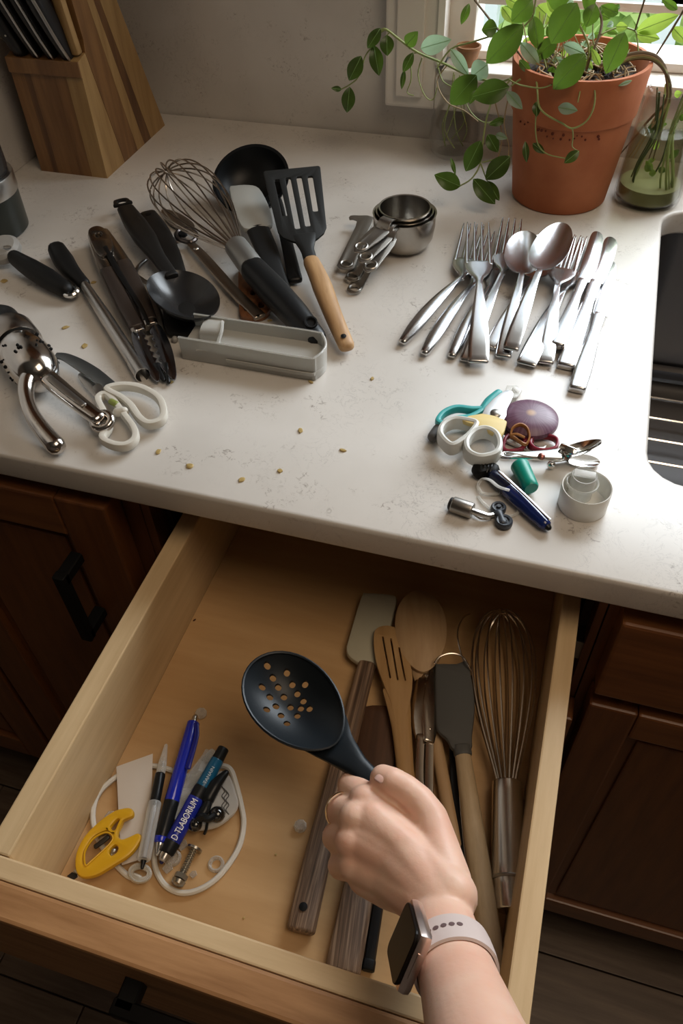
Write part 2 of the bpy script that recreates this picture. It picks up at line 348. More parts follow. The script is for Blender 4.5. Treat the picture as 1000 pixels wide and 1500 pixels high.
def shaker(t, x0, x1, z0, z1, name='door', st=.045, parent=None, mid=True):
    """frame-and-panel door; front face at DY"""
    y0, y1 = DY, FY-.001
    d = t.w(name, join(box(x0+st-.004, x1-st+.004, y0+.008, y0+.014, z0+st-.004, z1-st+.004), box(x0+st+.010, x1-st-.010, y0+.005, y0+.009, z0+st+.010, z1-st-.010, .0018) if mid else ([], [])), CHERRY, parent, False)
    for a, b, c, e, m, nm in ((x0, x0+st, z0, z1, CHERRY, 'stile'), (x1-st, x1, z0, z1, CHERRY, 'stile'), (x0+st+.0002, x1-st-.0002, z1-st, z1, CHERRYX, 'rail'), (x0+st+.0002, x1-st-.0002, z0, z0+st, CHERRYX, 'rail')):
        t.w(nm, box(a, b, y0, y1, c, e, .0022), m, d, False)
    return d
def pull(t, p0, p1, out, parent, wdt=.0055):
    """square bar pull, posts at p0 and p1 on the face, standing out"""
    p0, p1, out = V3(p0), V3(p1), V3(out); ax = (p1-p0).normalized(); up = ax.cross(out).normalized()
    g = join(*[sweep([p, p+out], wdt, wdt, 8, 8, ax, 1, False) for p in (p0, p1)], sweep([p0+out-ax*wdt, p1+out+ax*wdt], wdt, wdt*.8, 8, 8, out, 1, .0008))
    return t.w('handle', g, BLKM, parent)
def carcass(t, x0, x1, stiles):
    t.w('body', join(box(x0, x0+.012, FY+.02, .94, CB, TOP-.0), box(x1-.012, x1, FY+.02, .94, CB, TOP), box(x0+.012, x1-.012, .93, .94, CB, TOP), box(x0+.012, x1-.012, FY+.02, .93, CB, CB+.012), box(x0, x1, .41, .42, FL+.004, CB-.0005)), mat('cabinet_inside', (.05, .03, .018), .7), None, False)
    for a, b in stiles: t.w('face_stile', box(a, b, FY, FY+.0195, CB, TOP), CHERRY, None, False)
# left narrow cabinets
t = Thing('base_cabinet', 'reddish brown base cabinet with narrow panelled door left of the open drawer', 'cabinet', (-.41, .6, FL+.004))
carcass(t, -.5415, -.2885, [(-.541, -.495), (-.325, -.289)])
t.w('face_rail', box(-.4945, -.3255, FY, FY+.0195, .862, TOP), CHERRYX, None, False)
d = shaker(t, -.527, -.3035, CB+.005, .8715)
pull(t, (-.3485, DY, .800), (-.3485, DY, .722), (0, -.026, 0), d)
t = Thing('base_cabinet', 'dark brown base cabinet at the left picture edge, mostly in shadow', 'cabinet', (-.59, .6, FL+.004))
carcass(t, -.98, -.5425, [(-.98, -.93), (-.565, -.543)]); shaker(t, -.760, -.535, CB+.005, .8715); shaker(t, -.975, -.767, CB+.005, .8715)
# drawer cabinet
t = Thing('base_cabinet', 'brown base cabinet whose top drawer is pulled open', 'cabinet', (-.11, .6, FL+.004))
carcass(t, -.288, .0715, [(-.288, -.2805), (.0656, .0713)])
t.w('face_rail', box(-.280, .0650, FY, FY+.0195, .7255, .74), CHERRYX, None, False); t.w('face_rail', box(-.280, .0650, FY, FY+.0195, .866, TOP), CHERRYX, None, False)
shaker(t, -.2945, .0725, CB+.005, .732, st=.05)
for sx in (-.272, .0575):
    t.w('drawer_slide', box(sx, sx+.010, .13 if sx > 0 else .13, .85, .778, .800, .001) if False else box(sx+.001, sx+.009, .362, .85, .778, .800, .001), STEELD, None, False)
DZ = .85
dr = t.w('drawer', box(-.2402, .0408, .0935, .5095, DF-.008, DF), PLY, None, False, label='open wooden drawer box with plywood bottom')
t.w('side_panel', box(-.2555, -.2405, .0935, .525, DF-.018, DZ, .0012), MAPLE_Y, dr, False); t.w('side_panel', box(.0411, .0540, .0935, .525, DF-.018, DZ, .0012), MAPLE_Y, dr, False)
t.w('back_panel', box(-.2402, .0408, .510, .524, DF-.018, DZ-.004, .001), MAPLE_X, dr, False)
t.w('inner_front', box(-.2555, .054, .0815, .0932, DF-.018, DZ, .0012), MAPLE_X, dr, False)
t.w('front_panel', box(-.2950, .0730, .0625, .0813, .7305, DZ+.0005, .0022), FRONTW, dr, False)
pull(t, (-.1535, .0625, .8105), (-.0275, .0625, .8105), (0, -.0145, 0), dr, .0058)
# sink cabinet
t = Thing('base_cabinet', 'brown sink base cabinet with false drawer front and panelled door at right', 'cabinet', (.45, .6, FL+.004))
carcass(t, .0725, .86, [(.0725, .112), (.44, .48), (.82, .86)])
t.w('face_rail', box(.1125, .4395, FY, FY+.0195, .745, .79), CHERRYX, None, False); t.w('face_rail', box(.1125, .4395, FY, FY+.0195, .862, TOP), CHERRYX, None, False)
t.w('false_front', box(.0792, .455, DY, FY-.001, .7768, .8690, .0025), CHERRYX, None, False)
shaker(t, .0792, .455, CB+.005, .762, st=.036); shaker(t, .462, .845, CB+.005, .762, st=.036); t.w('false_front', box(.462, .845, DY, FY-.001, .7768, .8690, .0025), CHERRYX, None, False)
t.w('base_rail', box(.0725, .86, FY-.018, FY-.0005, CB-.012, CB+.003, .0015), CHERRYX, None, False)
# upper cabinet and made-up housing for the added fill light (outside the frame)
single('fill_light_housing', box(-.1, .8, -1.0, -.1, 2.30, 2.349, .01), PAINT, 'unseen flat square housing added overhead for the fill light', 'lamp', sm=False)
t = Thing('wall_cabinet', 'brown wall cabinet hanging left of the window', 'cabinet', (-.44, .8, 1.42))
t.w('body', box(-.634, -.25, .645, .956, 1.42, 2.2), CHERRY, None, False); t.w('door', box(-.63, -.254, .625, .644, 1.425, 2.195, .003), CHERRY, None, False)
# ================================================================== counter: cutlery
def pw_(h0, p0, p1, p2): return p0, p1, p2
def handle_geo(P0, P1, w, style):
    """flat cutlery handle from its end P0 to the neck P1"""
    d = P1-P0; a, b = .004, .0026
    if style == 'round': ws = [w*.62, w*.95, w, w*.92, w*.75, w*.55, .0026]; hs = [.0028, .0034, .0034, .0030, .0026, .0022, .0018]; e = 2.3
    else: ws = [w*.98, w, w*.90, w*.78, w*.62, w*.45, .0026]; hs = [.0020, .0022, .0020, .0018, .0017, .0016, .0016]; e = 5
    pts = [P0+d*u+V3((0, 0, .004*math.sin(math.pi*u))) for u in (0, .2, .4, .6, .8, 1)]
    return sweep(pts, ws, hs, 12, e, k=3, rnd=.0022 if style != 'round' else True), pts[-1]
def fork(end, neck, tip, h, w=.0062, style='square', label='', hw=.0115, mtl=None):
    P0, P1, P2 = A(*end, h[0]), A(*neck, h[1]), A(*tip, h[2]); mtl = mtl or SILVER
    t = Thing('fork', label, 'fork', V3((P0.x, P0.y, min(P0.z, P2.z)-.002)), P1)
    g, q = handle_geo(P0, P1, w, style); t.w('handle', g, mtl)
    M = frame(P1, P2-P1); Ln = (P2-P1).length
    # head: neck flare then a curved plate, tines from 40 % on
    def hz(u): return -.0045*math.sin(math.pi*min(1, u*1.05))
    g = sweep([V3((-.004, 0, 0)), V3((Ln*.06, 0, hz(.06))), V3((Ln*.16, 0, hz(.16))), V3((Ln*.28, 0, hz(.28))), V3((Ln*.40, 0, hz(.40)))], [.0026, .0034, hw*.72, hw*.98, hw], [.0016, .0013, .0011, .001, .001], 12, 3, k=3, rnd=.0006)
    t.w('head', xf(g, M), mtl)
    for i in range(4):
        y0 = (-1+2*i/3)*(hw-.0021)
        g = sweep([V3((Ln*u, y0*(1-.10*max(0, u-.4)), hz(u))) for u in (.36, .5, .7, .88, 1)], [.0020, .0017, .0016, .0014, .0005], [.001, .001, .001, .0009, .0005], 8, 3, k=3, rnd=.0004)
        t.w('tine', xf(g, M), mtl)
    return t
def spoon(end, neck, tip, h, w=.006, W=.0185, label='', style='square', dep=.0075, roll=0):
    P0, P1, P2 = A(*end, h[0]), A(*neck, h[1]), A(*tip, h[2])
    t = Thing('spoon', label, 'spoon', V3((P0.x, P0.y, min(P0.z, P2.z)-.002)), P1)
    g, q = handle_geo(P0, P1, w, style); t.w('handle', g, SILVER)
    M = frame(P1, P2-P1) @ Matrix.Rotation(roll, 4, 'X')
    t.w('bowl', xf(bowl((P2-P1).length, W, dep, .001, 20, 14, .88, z0=.0015), M), SILVER); return t
def knife(end, neck, tip, h, w=.0068, bw=.0085, label='', side=1):
    P0, P1, P2 = A(*end, h[0]), A(*neck, h[1]), A(*tip, h[2])
    t = Thing('table_knife', label, 'knife', V3((P0.x, P0.y, min(P0.z, P2.z)-.002)), P1)
    d = P1-P0; t.w('handle', sweep([P0+d*u for u in (0, .12, .5, .85, 1)], [w*.92, w, w*.86, w*.62, w*.72], [.0034, .0036, .0034, .0030, .0032], 12, 4.5, k=3, rnd=.002), SILVER)
    M = frame(P1, P2-P1); Ln = (P2-P1).length; s = side
    out = [(-.001, -.0052*s), (Ln*.3, -.0058*s), (Ln*.7, -.0060*s), (Ln*.92, -.0058*s), (Ln, -.003*s), (Ln*.985, .002*s), (Ln*.88, bw*.80*s), (Ln*.6, bw*s), (Ln*.25, bw*.98*s), (Ln*.04, bw*.86*s), (-.001, .005*s)]
    t.w('blade', xf(plate(out, t=.0014, bev=.0005), M), SILVER); return t
fork((590, 500), (676, 406), (694, 328), (.0045, .010, .012), .0064, 'round', 'leftmost fork of the cutlery pile, with a rounded slim handle slanting left', hw=.0125)
fork((622, 516), (692, 416), (720, 338), (.0045, .006, .008), .0062, 'round', 'round-handled fork second from left, its head partly under the front fork', hw=.0115)
fork((662, 520), (716, 420), (733, 344), (.004, .003, .004), .0060, 'round', 'mostly hidden round-handled fork, third handle end from the left of the pile', hw=.010)
fork((684, 527), (736, 400), (750, 320), (.0035, .012, .013), .0062, 'square', 'fork with dark shaded tines standing highest in the pile, left of the spoons', hw=.0118)
fork((700, 529), (702, 414), (700, 326), (.0075, .021, .021), .0086, 'square', 'front fork with wide straight handle lying upright on top of the pile', hw=.0128)
spoon((718, 508), (780, 408), (796, 345), (.003, .007, .009), .0058, .0180, 'tablespoon lying directly beneath the front round spoon, only its rim and neck showing')
spoon((737, 521), (764, 402), (770, 340), (.004, .018, .019), .0068, .0176, 'front spoon with a bright round bowl on top of another spoon')
spoon((748, 510), (790, 396), (824, 328), (.011, .026, .025), .0068, .0168, 'upper right spoon with its bowl tilted right, nearest the flower pot')
fork((799, 530), (816, 418), (838, 345), (.004, .013, .013), .0066, 'square', 'fork with shiny curved shoulders lying under the upper right spoon', hw=.0128)
fork((771, 532), (826, 425), (855, 346), (.005, .005, .006), .0084, 'square', 'wide-handled fork lowest in the pile, tines showing beside the knives', hw=.0115)
knife((816, 506), (853, 412), (876, 340), (.0075, .012, .013), .0062, .0078, 'short knife with a dark reflecting rounded blade, left of the other knives', -1)
knife((828, 536), (871, 414), (896, 348), (.0038, .010, .010), .0078, .0085, 'middle table knife with spotted blade and wide handle', -1)
knife((845, 570), (878, 462), (894, 381), (.0038, .006, .006), .0072, .0078, 'rightmost table knife, closest to the sink, with a streaky water-marked blade', -1)
# ================================================================== measuring cups and spoons
ccx, ccy = A(591, 361).x, A(591, 361).y
def cup(r, hgt, z0, ang, Lh, label, tilt=0, ringr=.0062, dz=0):
    t = Thing('measuring_cup', label, 'measuring cup', (ccx, ccy, CT+z0), (ccx+math.cos(ang), ccy+math.sin(ang), CT+z0), 'nested steel measuring cups')
    prof = [(.001, .0), (r*.55, .0), (r*.80, hgt*.10), (r*.93, hgt*.32), (r*.99, hgt*.65), (r, hgt), (r+.0006, hgt+.0006), (r-.0010, hgt+.0003), (r*.99-.0012, hgt*.65), (r*.93-.0012, hgt*.32+.0006), (r*.78, hgt*.10+.0012), (.001, .0012)]
    t.p('bowl', lathe(prof, 40, caps=False), mat('cup_steel', (.40, .375, .34), .24, 1))
    hz = hgt-.001; drop = .010
    a, b = r-.002, r+.012
    t.p('handle_bracket', sweep([V3((a, 0, hz)), V3((r+.006, 0, hz+.0005)), V3((r+.010, 0, hz-.003)), V3((r+.012, 0, hz-.006))], .0068, .0007, 8, 6, k=2, rnd=False), STEELD)
    w = .0086; x0, x1 = r+.009, r+.009+Lh
    out = [(x0, -w), (x1-.008, -w*.82), (x1-.002, -w*.72), (x1+.0035, 0), (x1-.002, w*.72), (x1-.008, w*.82), (x0, w)]
    g = plate(out, [circle(x1-.0060, 0, .0042, 10)], .0014, .0005); M = Matrix.Translation((0, 0, hz-.0055)) @ Matrix.Translation((x0, 0, 0)) @ Matrix.Rotation(dz, 4, 'Y') @ Matrix.Translation((-x0, 0, 0))
    t.p('handle', xf(g, M), STEELD)
    t.p('hanging_loop', xf(tube([(x1-.0060+.0054*math.cos(q), .0054*math.sin(q), .0006) for q in [i*math.pi/6 for i in range(12)]], .0010, 6, 2, True), M), STEELD)
def dirang(x, y): q = A(x, y)-V3((ccx, ccy, CT)); return math.atan2(q.y, q.x)
cup(.0300, .0345, .0005, dirang(555, 405), .046, 'largest steel measuring cup, outermost of the nested cups, resting on the counter', dz=.18)
cup(.0272, .0325, .0045, dirang(548, 402), .044, 'middle steel measuring cup nested between the largest and smallest cups', dz=.12)
cup(.0245, .0315, .0090, dirang(542, 396), .040, 'smallest steel measuring cup, innermost and highest of the nested cups', dz=.12)
def mspoon(a, b, h, label, w=.0088, rr=.007, notch=False):
    P0, P1 = A(*a, h), A(*b, h*.6+.001); t = Thing('measuring_spoon', label, 'measuring spoon', V3((P1.x, P1.y, P1.z-.001)), P0, 'steel measuring spoons on a ring')
    Ln = (P0-P1).length; M = frame(P1, P0-P1)
    out = [(-rr, 0), (-rr*.6, -rr*.85), (.004, -rr), (Ln*.6, -w*.92), (Ln, -w), (Ln, w), (Ln*.6, w*.92), (.004, rr), (-rr*.6, rr*.85)]
    if notch: out = [(-rr, 0), (-rr*.6, -rr*.85), (.004, -rr), (Ln*.6, -w*.9), (Ln, -w*.9), (Ln+.001, w*1.0), (Ln-.001, w*2.1), (Ln-.008, w*2.0), (Ln-.009, w*1.0), (Ln*.6, w*.9), (.004, rr), (-rr*.6, rr*.85)]
    t.w('handle', xf(plate(out, [circle(.001, 0, .0042, 10)], .0014, .0005, smooth=2 if notch else 3), M), STEELD)
    t.w('hanging_loop', xf(tube([(.001+.0054*math.cos(q), .0054*math.sin(q), .0006) for q in [i*math.pi/6 for i in range(12)]], .0010, 6, 2, True), M), STEELD)
    if not notch: t.w('bowl', xf(bowl(.022, .010, .005, .0009, 12, 8, 1), M @ Matrix.Translation((Ln-.002, 0, .0))), STEELD)
mspoon((537, 318), (507, 388), .0125, 'flat steel scraper-shaped measuring spoon handle at the far left of the set', .0080, .0085, True)
mspoon((553, 345), (516, 406), .0065, 'steel measuring spoon with ring end just below the flat scraper handle', .0058, .0068)
mspoon((556, 362), (519, 424), .0030, 'lowest steel measuring spoon, its ring end nearest the wooden turner handle', .0058, .0068)
# ================================================================== small things on the right
def ring(pts, h, w, hh, e=3, k=5, up=(0, 0, 1)): return sweep([A(x, y, h) for x, y in pts], w, hh, 10, e, k=k, closed=True)
TEAL = mat('teal_plastic', (.04, .36, .36), .35); TEALG = mat('green_teal_plastic', (.0, .26, .19), .35)
t = Thing('scissors', 'teal handled scissors lying half under the white handled pair', 'scissors', A(650, 625), A(730, 575))
t.w('finger_loop', ring([(641, 618), (650, 606), (668, 599), (690, 601), (706, 602), (690, 612), (668, 615), (650, 622)], .009, .0022, .0035), TEAL)
t.w('handle', sweep([A(690, 611, .008), A(704, 604, .009), (A(716, 589, .010)), A(730, 576, .011)], [.0028, .0036, .0042, .0036], [.003, .0035, .0035, .003], k=4), TEAL)
t.w('lower_grip', sweep([A(634, 640, .005), A(641, 630, .006), A(648, 622, .007)], .0042, .004), mat('grey_rubber', (.10, .10, .10), .6))
t.w('blade', xf(plate([(0, -.006), (.03, -.005), (.055, 0), (.03, .006), (0, .006)], t=.0015), frame(A(690, 612, .0025), A(740, 640, .0025)-A(690, 612, .0025))), STEEL)
WG = mat('white_grey_plastic', (.62, .63, .60), .35)
t = Thing('scissors', 'scissors with two pale grey oval finger loops and a yellow blade guard', 'scissors', A(690, 650), A(740, 590))
t.w('finger_loop', ring([(645, 642), (648, 628), (664, 619), (684, 621), (697, 626), (688, 640), (676, 650), (660, 657)], .0115, .0024, .006, 3), WG)
t.w('finger_loop', ring([(684, 664), (683, 650), (694, 637), (710, 633), (725, 640), (731, 655), (726, 668), (708, 674), (694, 672)], .0115, .0024, .006, 3), WG)
M = lambda x, y, h=0: A(x, y, h)
def wplate(pts, h, tk, bev=.0004, holes=(), smooth=3):
    P = [A(x, y, h) for x, y in pts]; Hh = [[(A(x, y, h).x, A(x, y, h).y) for x, y in q] for q in holes]
    return plate([(p.x, p.y) for p in P], Hh, tk, bev, CT+h, smooth)
def dplate(pts, h, tk, bev=.0004, holes=(), smooth=3, hs=None):
    P = [D(x, y, h) for x, y in pts]; Hh = [[(D(x, y, h).x, D(x, y, h).y) for x, y in q] for q in holes]
    return plate([(p.x, p.y) for p in P], Hh, tk, bev, DF+h, smooth, 1, hs)
YEL = mat('pale_yellow_plastic', (.70, .55, .22), .5)
t.w('blade_guard', wplate([(674, 617), (706, 608), (738, 617), (741, 624), (733, 642), (716, 634), (700, 626)], .0142, .004, .001, smooth=2), YEL)
BW = mat('bright_blade', (.78, .80, .82), .3, .6)
t.w('blade', wplate([(705, 609), (722, 585), (742, 572), (752, 578), (742, 600), (737, 617)], .0135, .0015, .0004, smooth=2), BW)
t.w('pivot_screw', lathe([(.0001, .0015), (.003, .0013), (.0042, .0004), (.0042, -.001)], 16, A(726, 605, .0150)), STEELD)
t = Thing('plastic_clip', 'small clear plastic clip with a triangle hole beyond the scissors', 'clip', A(750, 575), A(758, 575))
t.w('plate', wplate([(738, 577), (742, 566), (756, 566), (764, 573), (758, 583), (744, 584)], .0025, .003, .0008, holes=[[(746, 577), (750, 570), (757, 577)]], smooth=1), CLEARP)
t.w('tab', wplate([(744, 582), (757, 581), (756, 586), (745, 587)], .003, .005, .0006, smooth=1), CLEARP)
# purple dished puck
PUR = bpy.data.materials.new('purple_glazed'); PUR.use_nodes = True; nt = PUR.node_tree; L = nt.links.new; b = nt.nodes['Principled BSDF']
tc = nd(nt, 'ShaderNodeTexCoord'); gr = nd(nt, 'ShaderNodeTexGradient', gradient_type='SPHERICAL'); mp = nd(nt, 'ShaderNodeMapping'); mp.inputs['Scale'].default_value = (42, 42, 0); L(tc.outputs['Object'], mp.inputs[0]); L(mp.outputs[0], gr.inputs[0])
gr2 = nd(nt, 'ShaderNodeTexGradient', gradient_type='RADIAL'); L(tc.outputs['Object'], gr2.inputs[0]); nz = nd(nt, 'ShaderNodeTexNoise', noise_dimensions='1D'); nz.inputs['Scale'].default_value = 70; L(gr2.outputs['Fac'], nz.inputs['W'])
r1 = nd(nt, 'ShaderNodeValToRGB'); r1.color_ramp.elements[0].color = (.115, .048, .088, 1); r1.color_ramp.elements[1].color = (.175, .088, .14, 1); r1.color_ramp.elements[0].position = .4; r1.color_ramp.elements[1].position = .65; L(nz.outputs[0], r1.inputs[0])
r2 = nd(nt, 'ShaderNodeValToRGB'); r2.color_ramp.elements[0].position = .82; r2.color_ramp.elements[1].position = .93; r2.color_ramp.elements[0].color = (0, 0, 0, 1); L(gr.outputs[0], r2.inputs[0])
mx = nd(nt, 'ShaderNodeMixRGB'); L(r2.outputs[0], mx.inputs[0]); L(r1.outputs[0], mx.inputs[1]); mx.inputs[2].default_value = (.42, .25, .14, 1); L(mx.outputs[0], b.inputs['Base Color']); b.inputs['Roughness'].default_value = .38
pc = (A(741, 625)+A(811, 622))*.5; pc = A(774, 624)
g = lathe([(.0002, 0), (.013, 0), (.0185, .002), (.0210, .0055), (.0207, .0085), (.0175, .0112), (.011, .0128), (.0002, .0133)], 40)
single('purple_disc', xf(g, Matrix.Translation(pc)), PUR, 'round purple smooth disc with radial streaks and a pale centre', 'disc', org=pc)
RED = mat('dark_red_plastic', (.22, .012, .03), .35); ORG = mat('orange_brown_rubber', (.36, .15, .04), .5)
t = Thing('small_scissors', 'small scissors with dark red wire-thin finger loops below the purple disc', 'scissors', A(775, 650), A(815, 650))
t.w('finger_loop', ring([(776, 650), (783, 641), (797, 639), (812, 643), (816, 650), (812, 658), (798, 661), (784, 659)], .0045, .0013, .0028), RED)
t.w('finger_loop', ring([(737, 655), (741, 642), (752, 637), (766, 641), (769, 651), (762, 659), (750, 662), (740, 661)], .0035, .0013, .0026), RED)
t.w('arm', sweep([A(768, 648, .004), A(773, 645, .0045), A(778, 648, .0045)], .0018, .0022), RED)
t.w('blade', wplate([(766, 656), (775, 650), (792, 655), (800, 652), (794, 660), (775, 660)], .0018, .0012, .0003), STEELD)
t = Thing('rubber_band', 'orange brown rubber band looped over the red scissors', 'rubber band', A(757, 640), A(770, 640))
t.w('band', sweep([A(x, y, h) for x, y, h in ((748, 638, .009), (751, 627, .012), (762, 622, .013), (772, 628, .012), (775, 641, .009), (770, 651, .007), (762, 648, .0085), (754, 642, .009))], .0008, .0016, 8, 3, k=5, closed=True), ORG)
t.w('strand', tube([A(748, 637, .0115), A(757, 636, .0125), A(768, 641, .012)], .0010, 6), ORG)
t = Thing('jar_key', 'bright steel folding tool with a pointed dished head and slotted flat handle', 'kitchen tool', A(735, 668), A(825, 668))
t.w('handle', wplate([(731, 668), (737, 662), (760, 662), (800, 660), (824, 657), (830, 668), (822, 675), (800, 674), (760, 672), (737, 672)], .010, .0022, .0009, holes=[[(737, 667), (742, 665), (749, 666), (749, 668), (742, 669)]]), CHROME)
t.w('hinge', sweep([A(822, 674, .002), A(828, 664, .011), A(833, 655, .014)], [.006, .007, .006], [.0012, .0016, .0012], 10, 3), CHROME)
t.w('rivet', lathe([(.0001, .0012), (.0016, .001), (.0026, 0), (.0026, -.002)], 14, A(793, 667, .0125)), mat('rivet_dark', (.30, .12, .10), .3, .8))
M1 = frame(A(826, 662, .014), A(880, 644, .018)-A(826, 662, .014)) @ Matrix.Rotation(-.5, 4, 'X')
t.w('dished_head', xf(bowl((A(880, 644, .018)-A(826, 662, .014)).length, .0095, .0045, .001, 16, 10, .75), M1), CHROME)
M1 = frame(A(828, 672, .003), A(872, 676, .003)-A(828, 672, .003))
t.w('lower_jaw', xf(bowl(.024, .0065, .002, .001, 12, 8, 1), M1), CHROME)
t.w('bead', ball(A(807, 681, .0035), .0032), CHROME)
g = xf(lathe([(.0001, 0), (.0048, 0), (.0056, .0012), (.0058, .005), (.0066, .022), (.0066, .0235), (.0055, .0248), (.0001, .0248)], 24), axisM(A(778, 716, .0068), A(764, 688, .0068)-A(778, 716, .0068)))
single('teal_cylinder', g, TEALG, 'small green-teal plastic cap lying on the counter beside the blue pen', 'cap')
NAVY = mat('blue_pen_plastic', (.008, .022, .13), .18, coat=.5)
t = Thing('pen', 'blue ballpoint pen with dark clip end lying on the counter', 'pen', A(723, 697), A(803, 774))
P0, P1 = A(723, 697, .0060), A(803, 773, .0048); d = P1-P0
t.w('barrel', sweep([P0+d*.22, P0+d*.45, P0+d*.75, P0+d*.93], [.0055, .0058, .0052, .0045], [.005, .0055, .0048, .004]), NAVY)
t.w('cap_section', sweep([P0, P0+d*.1, P0+d*.26], [.0046, .0052, .0058], [.004, .0046, .0055]), mat('dark_navy_plastic', (.006, .010, .03), .2))
t.w('tip', sweep([P0+d*.93, P0+d*1.0], [.0045, .0022], [.004, .002]), BLKS)
t.w('clip', sweep([P0+d*.04+V3((.001, .001, .006)), P0+d*.5+V3((.001, .001, .0065)), P0+d*.97+V3((.001, .001, .0055))], .0010, .0005, 6), CHROME)
t = Thing('chair_foot_cap', 'black ribbed rubber cap below the pale scissor loops', 'rubber cap', A(712, 690))
t.w('cap', sweep([A(701, 690, .005), A(713, 688, .005), A(722, 690, .005)], [.0058, .0052, .0050], [.0048, .0045, .0045], 12, 4), BLKM)
for q in range(4):
    c = A(704+q*5, 689.5, .005); t.w('rib', tube([c+V3((.0002*math.cos(a), .0058*math.cos(a), .0050*math.sin(a))) for a in [i*math.pi/5 for i in range(10)]], .0005, 5, 1, True), BLKS)
t = Thing('cable_tie', 'thin translucent white cable tie coiled around the blue pen', 'cable tie', A(710, 715))
t.w('strap', sweep([A(x, y, h) for x, y, h in ((745, 718, .012), (730, 713, .012), (717, 703, .009), (706, 702, .005), (700, 712, .003), (706, 722, .002), (722, 724, .002), (736, 722, .002))], .0012, .0005, 8, 3, k=5), CLEARP)
t.w('strap_end', sweep([A(x, y, h) for x, y, h in ((700, 727, .001), (708, 737, .0015), (722, 747, .0015), (742, 756, .0015), (757, 752, .002), (762, 738, .0015))], .0012, .0005, 8, 3, k=5), CLEARP)
t = Thing('key_fob', 'small steel cylinder fob with a bent wire link', 'fob', A(663, 738), A(700, 750))
P0, P1 = A(664, 739, .0055), A(690, 748, .0055); t.w('cylinder', sweep([P0, P1], .0056, .0056, 16, 2, k=2, rnd=.001), STEELD)
t.w('end_cap', sweep([A(660, 737.5, .0055), A(664, 739, .0055)], .0046, .0046, 16, 2, k=1, rnd=.001), mat('black_end', (.02, .02, .02), .4))
t.w('link', tube([A(690, 748, .0055), A(702, 752, .0055), A(714, 756, .004), A(722, 755, .0035)], .0022, 8), STEEL); t.w('wire', tube([A(692, 752, .002), A(704, 760, .0015), A(716, 760, .0015)], .0007, 6), STEEL)
DGREY = mat('slate_rubber', (.035, .042, .055), .45)
t = Thing('rubber_stopper', 'small slate grey two-ended rubber stopper at the front of the counter', 'stopper', A(733, 762))
t.w('stem', sweep([A(729, 751, .004), A(733, 758, .004), A(736, 766, .004)], [.0035, .0022, .0032], .0025), DGREY)
for c, r in ((A(729, 749, .0), .0052), (A(737, 769, .0), .0058)):
    t.w('disc', lathe([(.0001, 0), (r*.8, 0), (r, .0015), (r, .0045), (r*.85, .0055), (r*.6, .0052), (r*.55, .0042), (r*.3, .0042), (r*.28, .006), (.0001, .006)], 22, c), DGREY)
WH = clear('frosted_plastic', (.86, .85, .80), .62, .35)
cc = A(852, 740); t = Thing('translucent_cap', 'wide frosted white plastic bottle cap with a clear inner spout', 'cap', cc)
r = .0163; t.p('shell', lathe([(.0002, 0), (r*.97, 0), (r, .001), (r*1.02, .0180), (r*1.0, .0185), (r*.96, .0180), (r*.94, .003), (.0002, .003)], 44, caps=False), WH)
t.p('spout', lathe([(.0080, .0031), (.0085, .022), (.0082, .0225), (.0072, .022), (.0069, .0031)], 30, (-.003, .006, 0), caps=False), CLEARP)
t.p('rim_ring', lathe([(.0098, .014), (.0108, .0145), (.0108, .0165), (.0098, .016), (.0098, .014)], 30, (-.003, .006, 0), caps=False), CLEARP)
t.p('bridge', box(-.010, .004, .003, .009, .0226, .0242, .0006), CLEARP)
# crumbs
CR = mat('amber_crumb', (.58, .42, .16), .4, trans=.3)
crumbs = [(278, 683, .0030), (354, 703, .0028), (440, 631, .0030), (502, 660, .0028), (96, 480, .0036), (124, 507, .0036), (6, 412, .0036), (137, 414, .0026), (232, 662, .0030), (455, 560, .0026), (395, 470, .0024), (545, 555, .0022), (410, 690, .0022), (250, 560, .0024)]
crumb_labels = ['amber crumb below the ivory scissors, near the counter front edge', 'amber crumb at the counter front, right of the ivory scissors', 'amber crumb in front of the clear tray', 'amber crumb in the open middle of the counter, nearest the wooden spoon side', 'amber crumb between corer and hand press', 'amber crumb just behind the ivory scissors tip', 'amber crumb at the left picture edge under the black handle', 'amber crumb beside the corer handle', 'amber crumb just in front of an ivory finger loop', 'amber crumb close in front of the right end of the clear tray', 'amber crumb behind the clear tray', 'amber crumb between clear tray and cutlery', 'small amber crumb near the front edge above the drawer', 'amber crumb at the left end of the clear tray']
for i, (x, y, r) in enumerate(crumbs):
    g = lathe([(.0001, 0), (r*.9, 0), (r, .0004), (r*.8, .0009), (.0001, .0010)], 9); g = ([V3((v.x*(1+.2*math.sin(3*i+5*v.y/r)), v.y*(.7+.2*math.cos(i)), v.z)) for v in g[0]], g[1])
    single('crumb', xf(g, Matrix.Translation(A(x, y, .0002)) @ Matrix.Rotation(i, 4, 'Z')), CR, crumb_labels[i], 'crumb', 'amber crumbs scattered on the countertop', org=A(x, y, .0002))
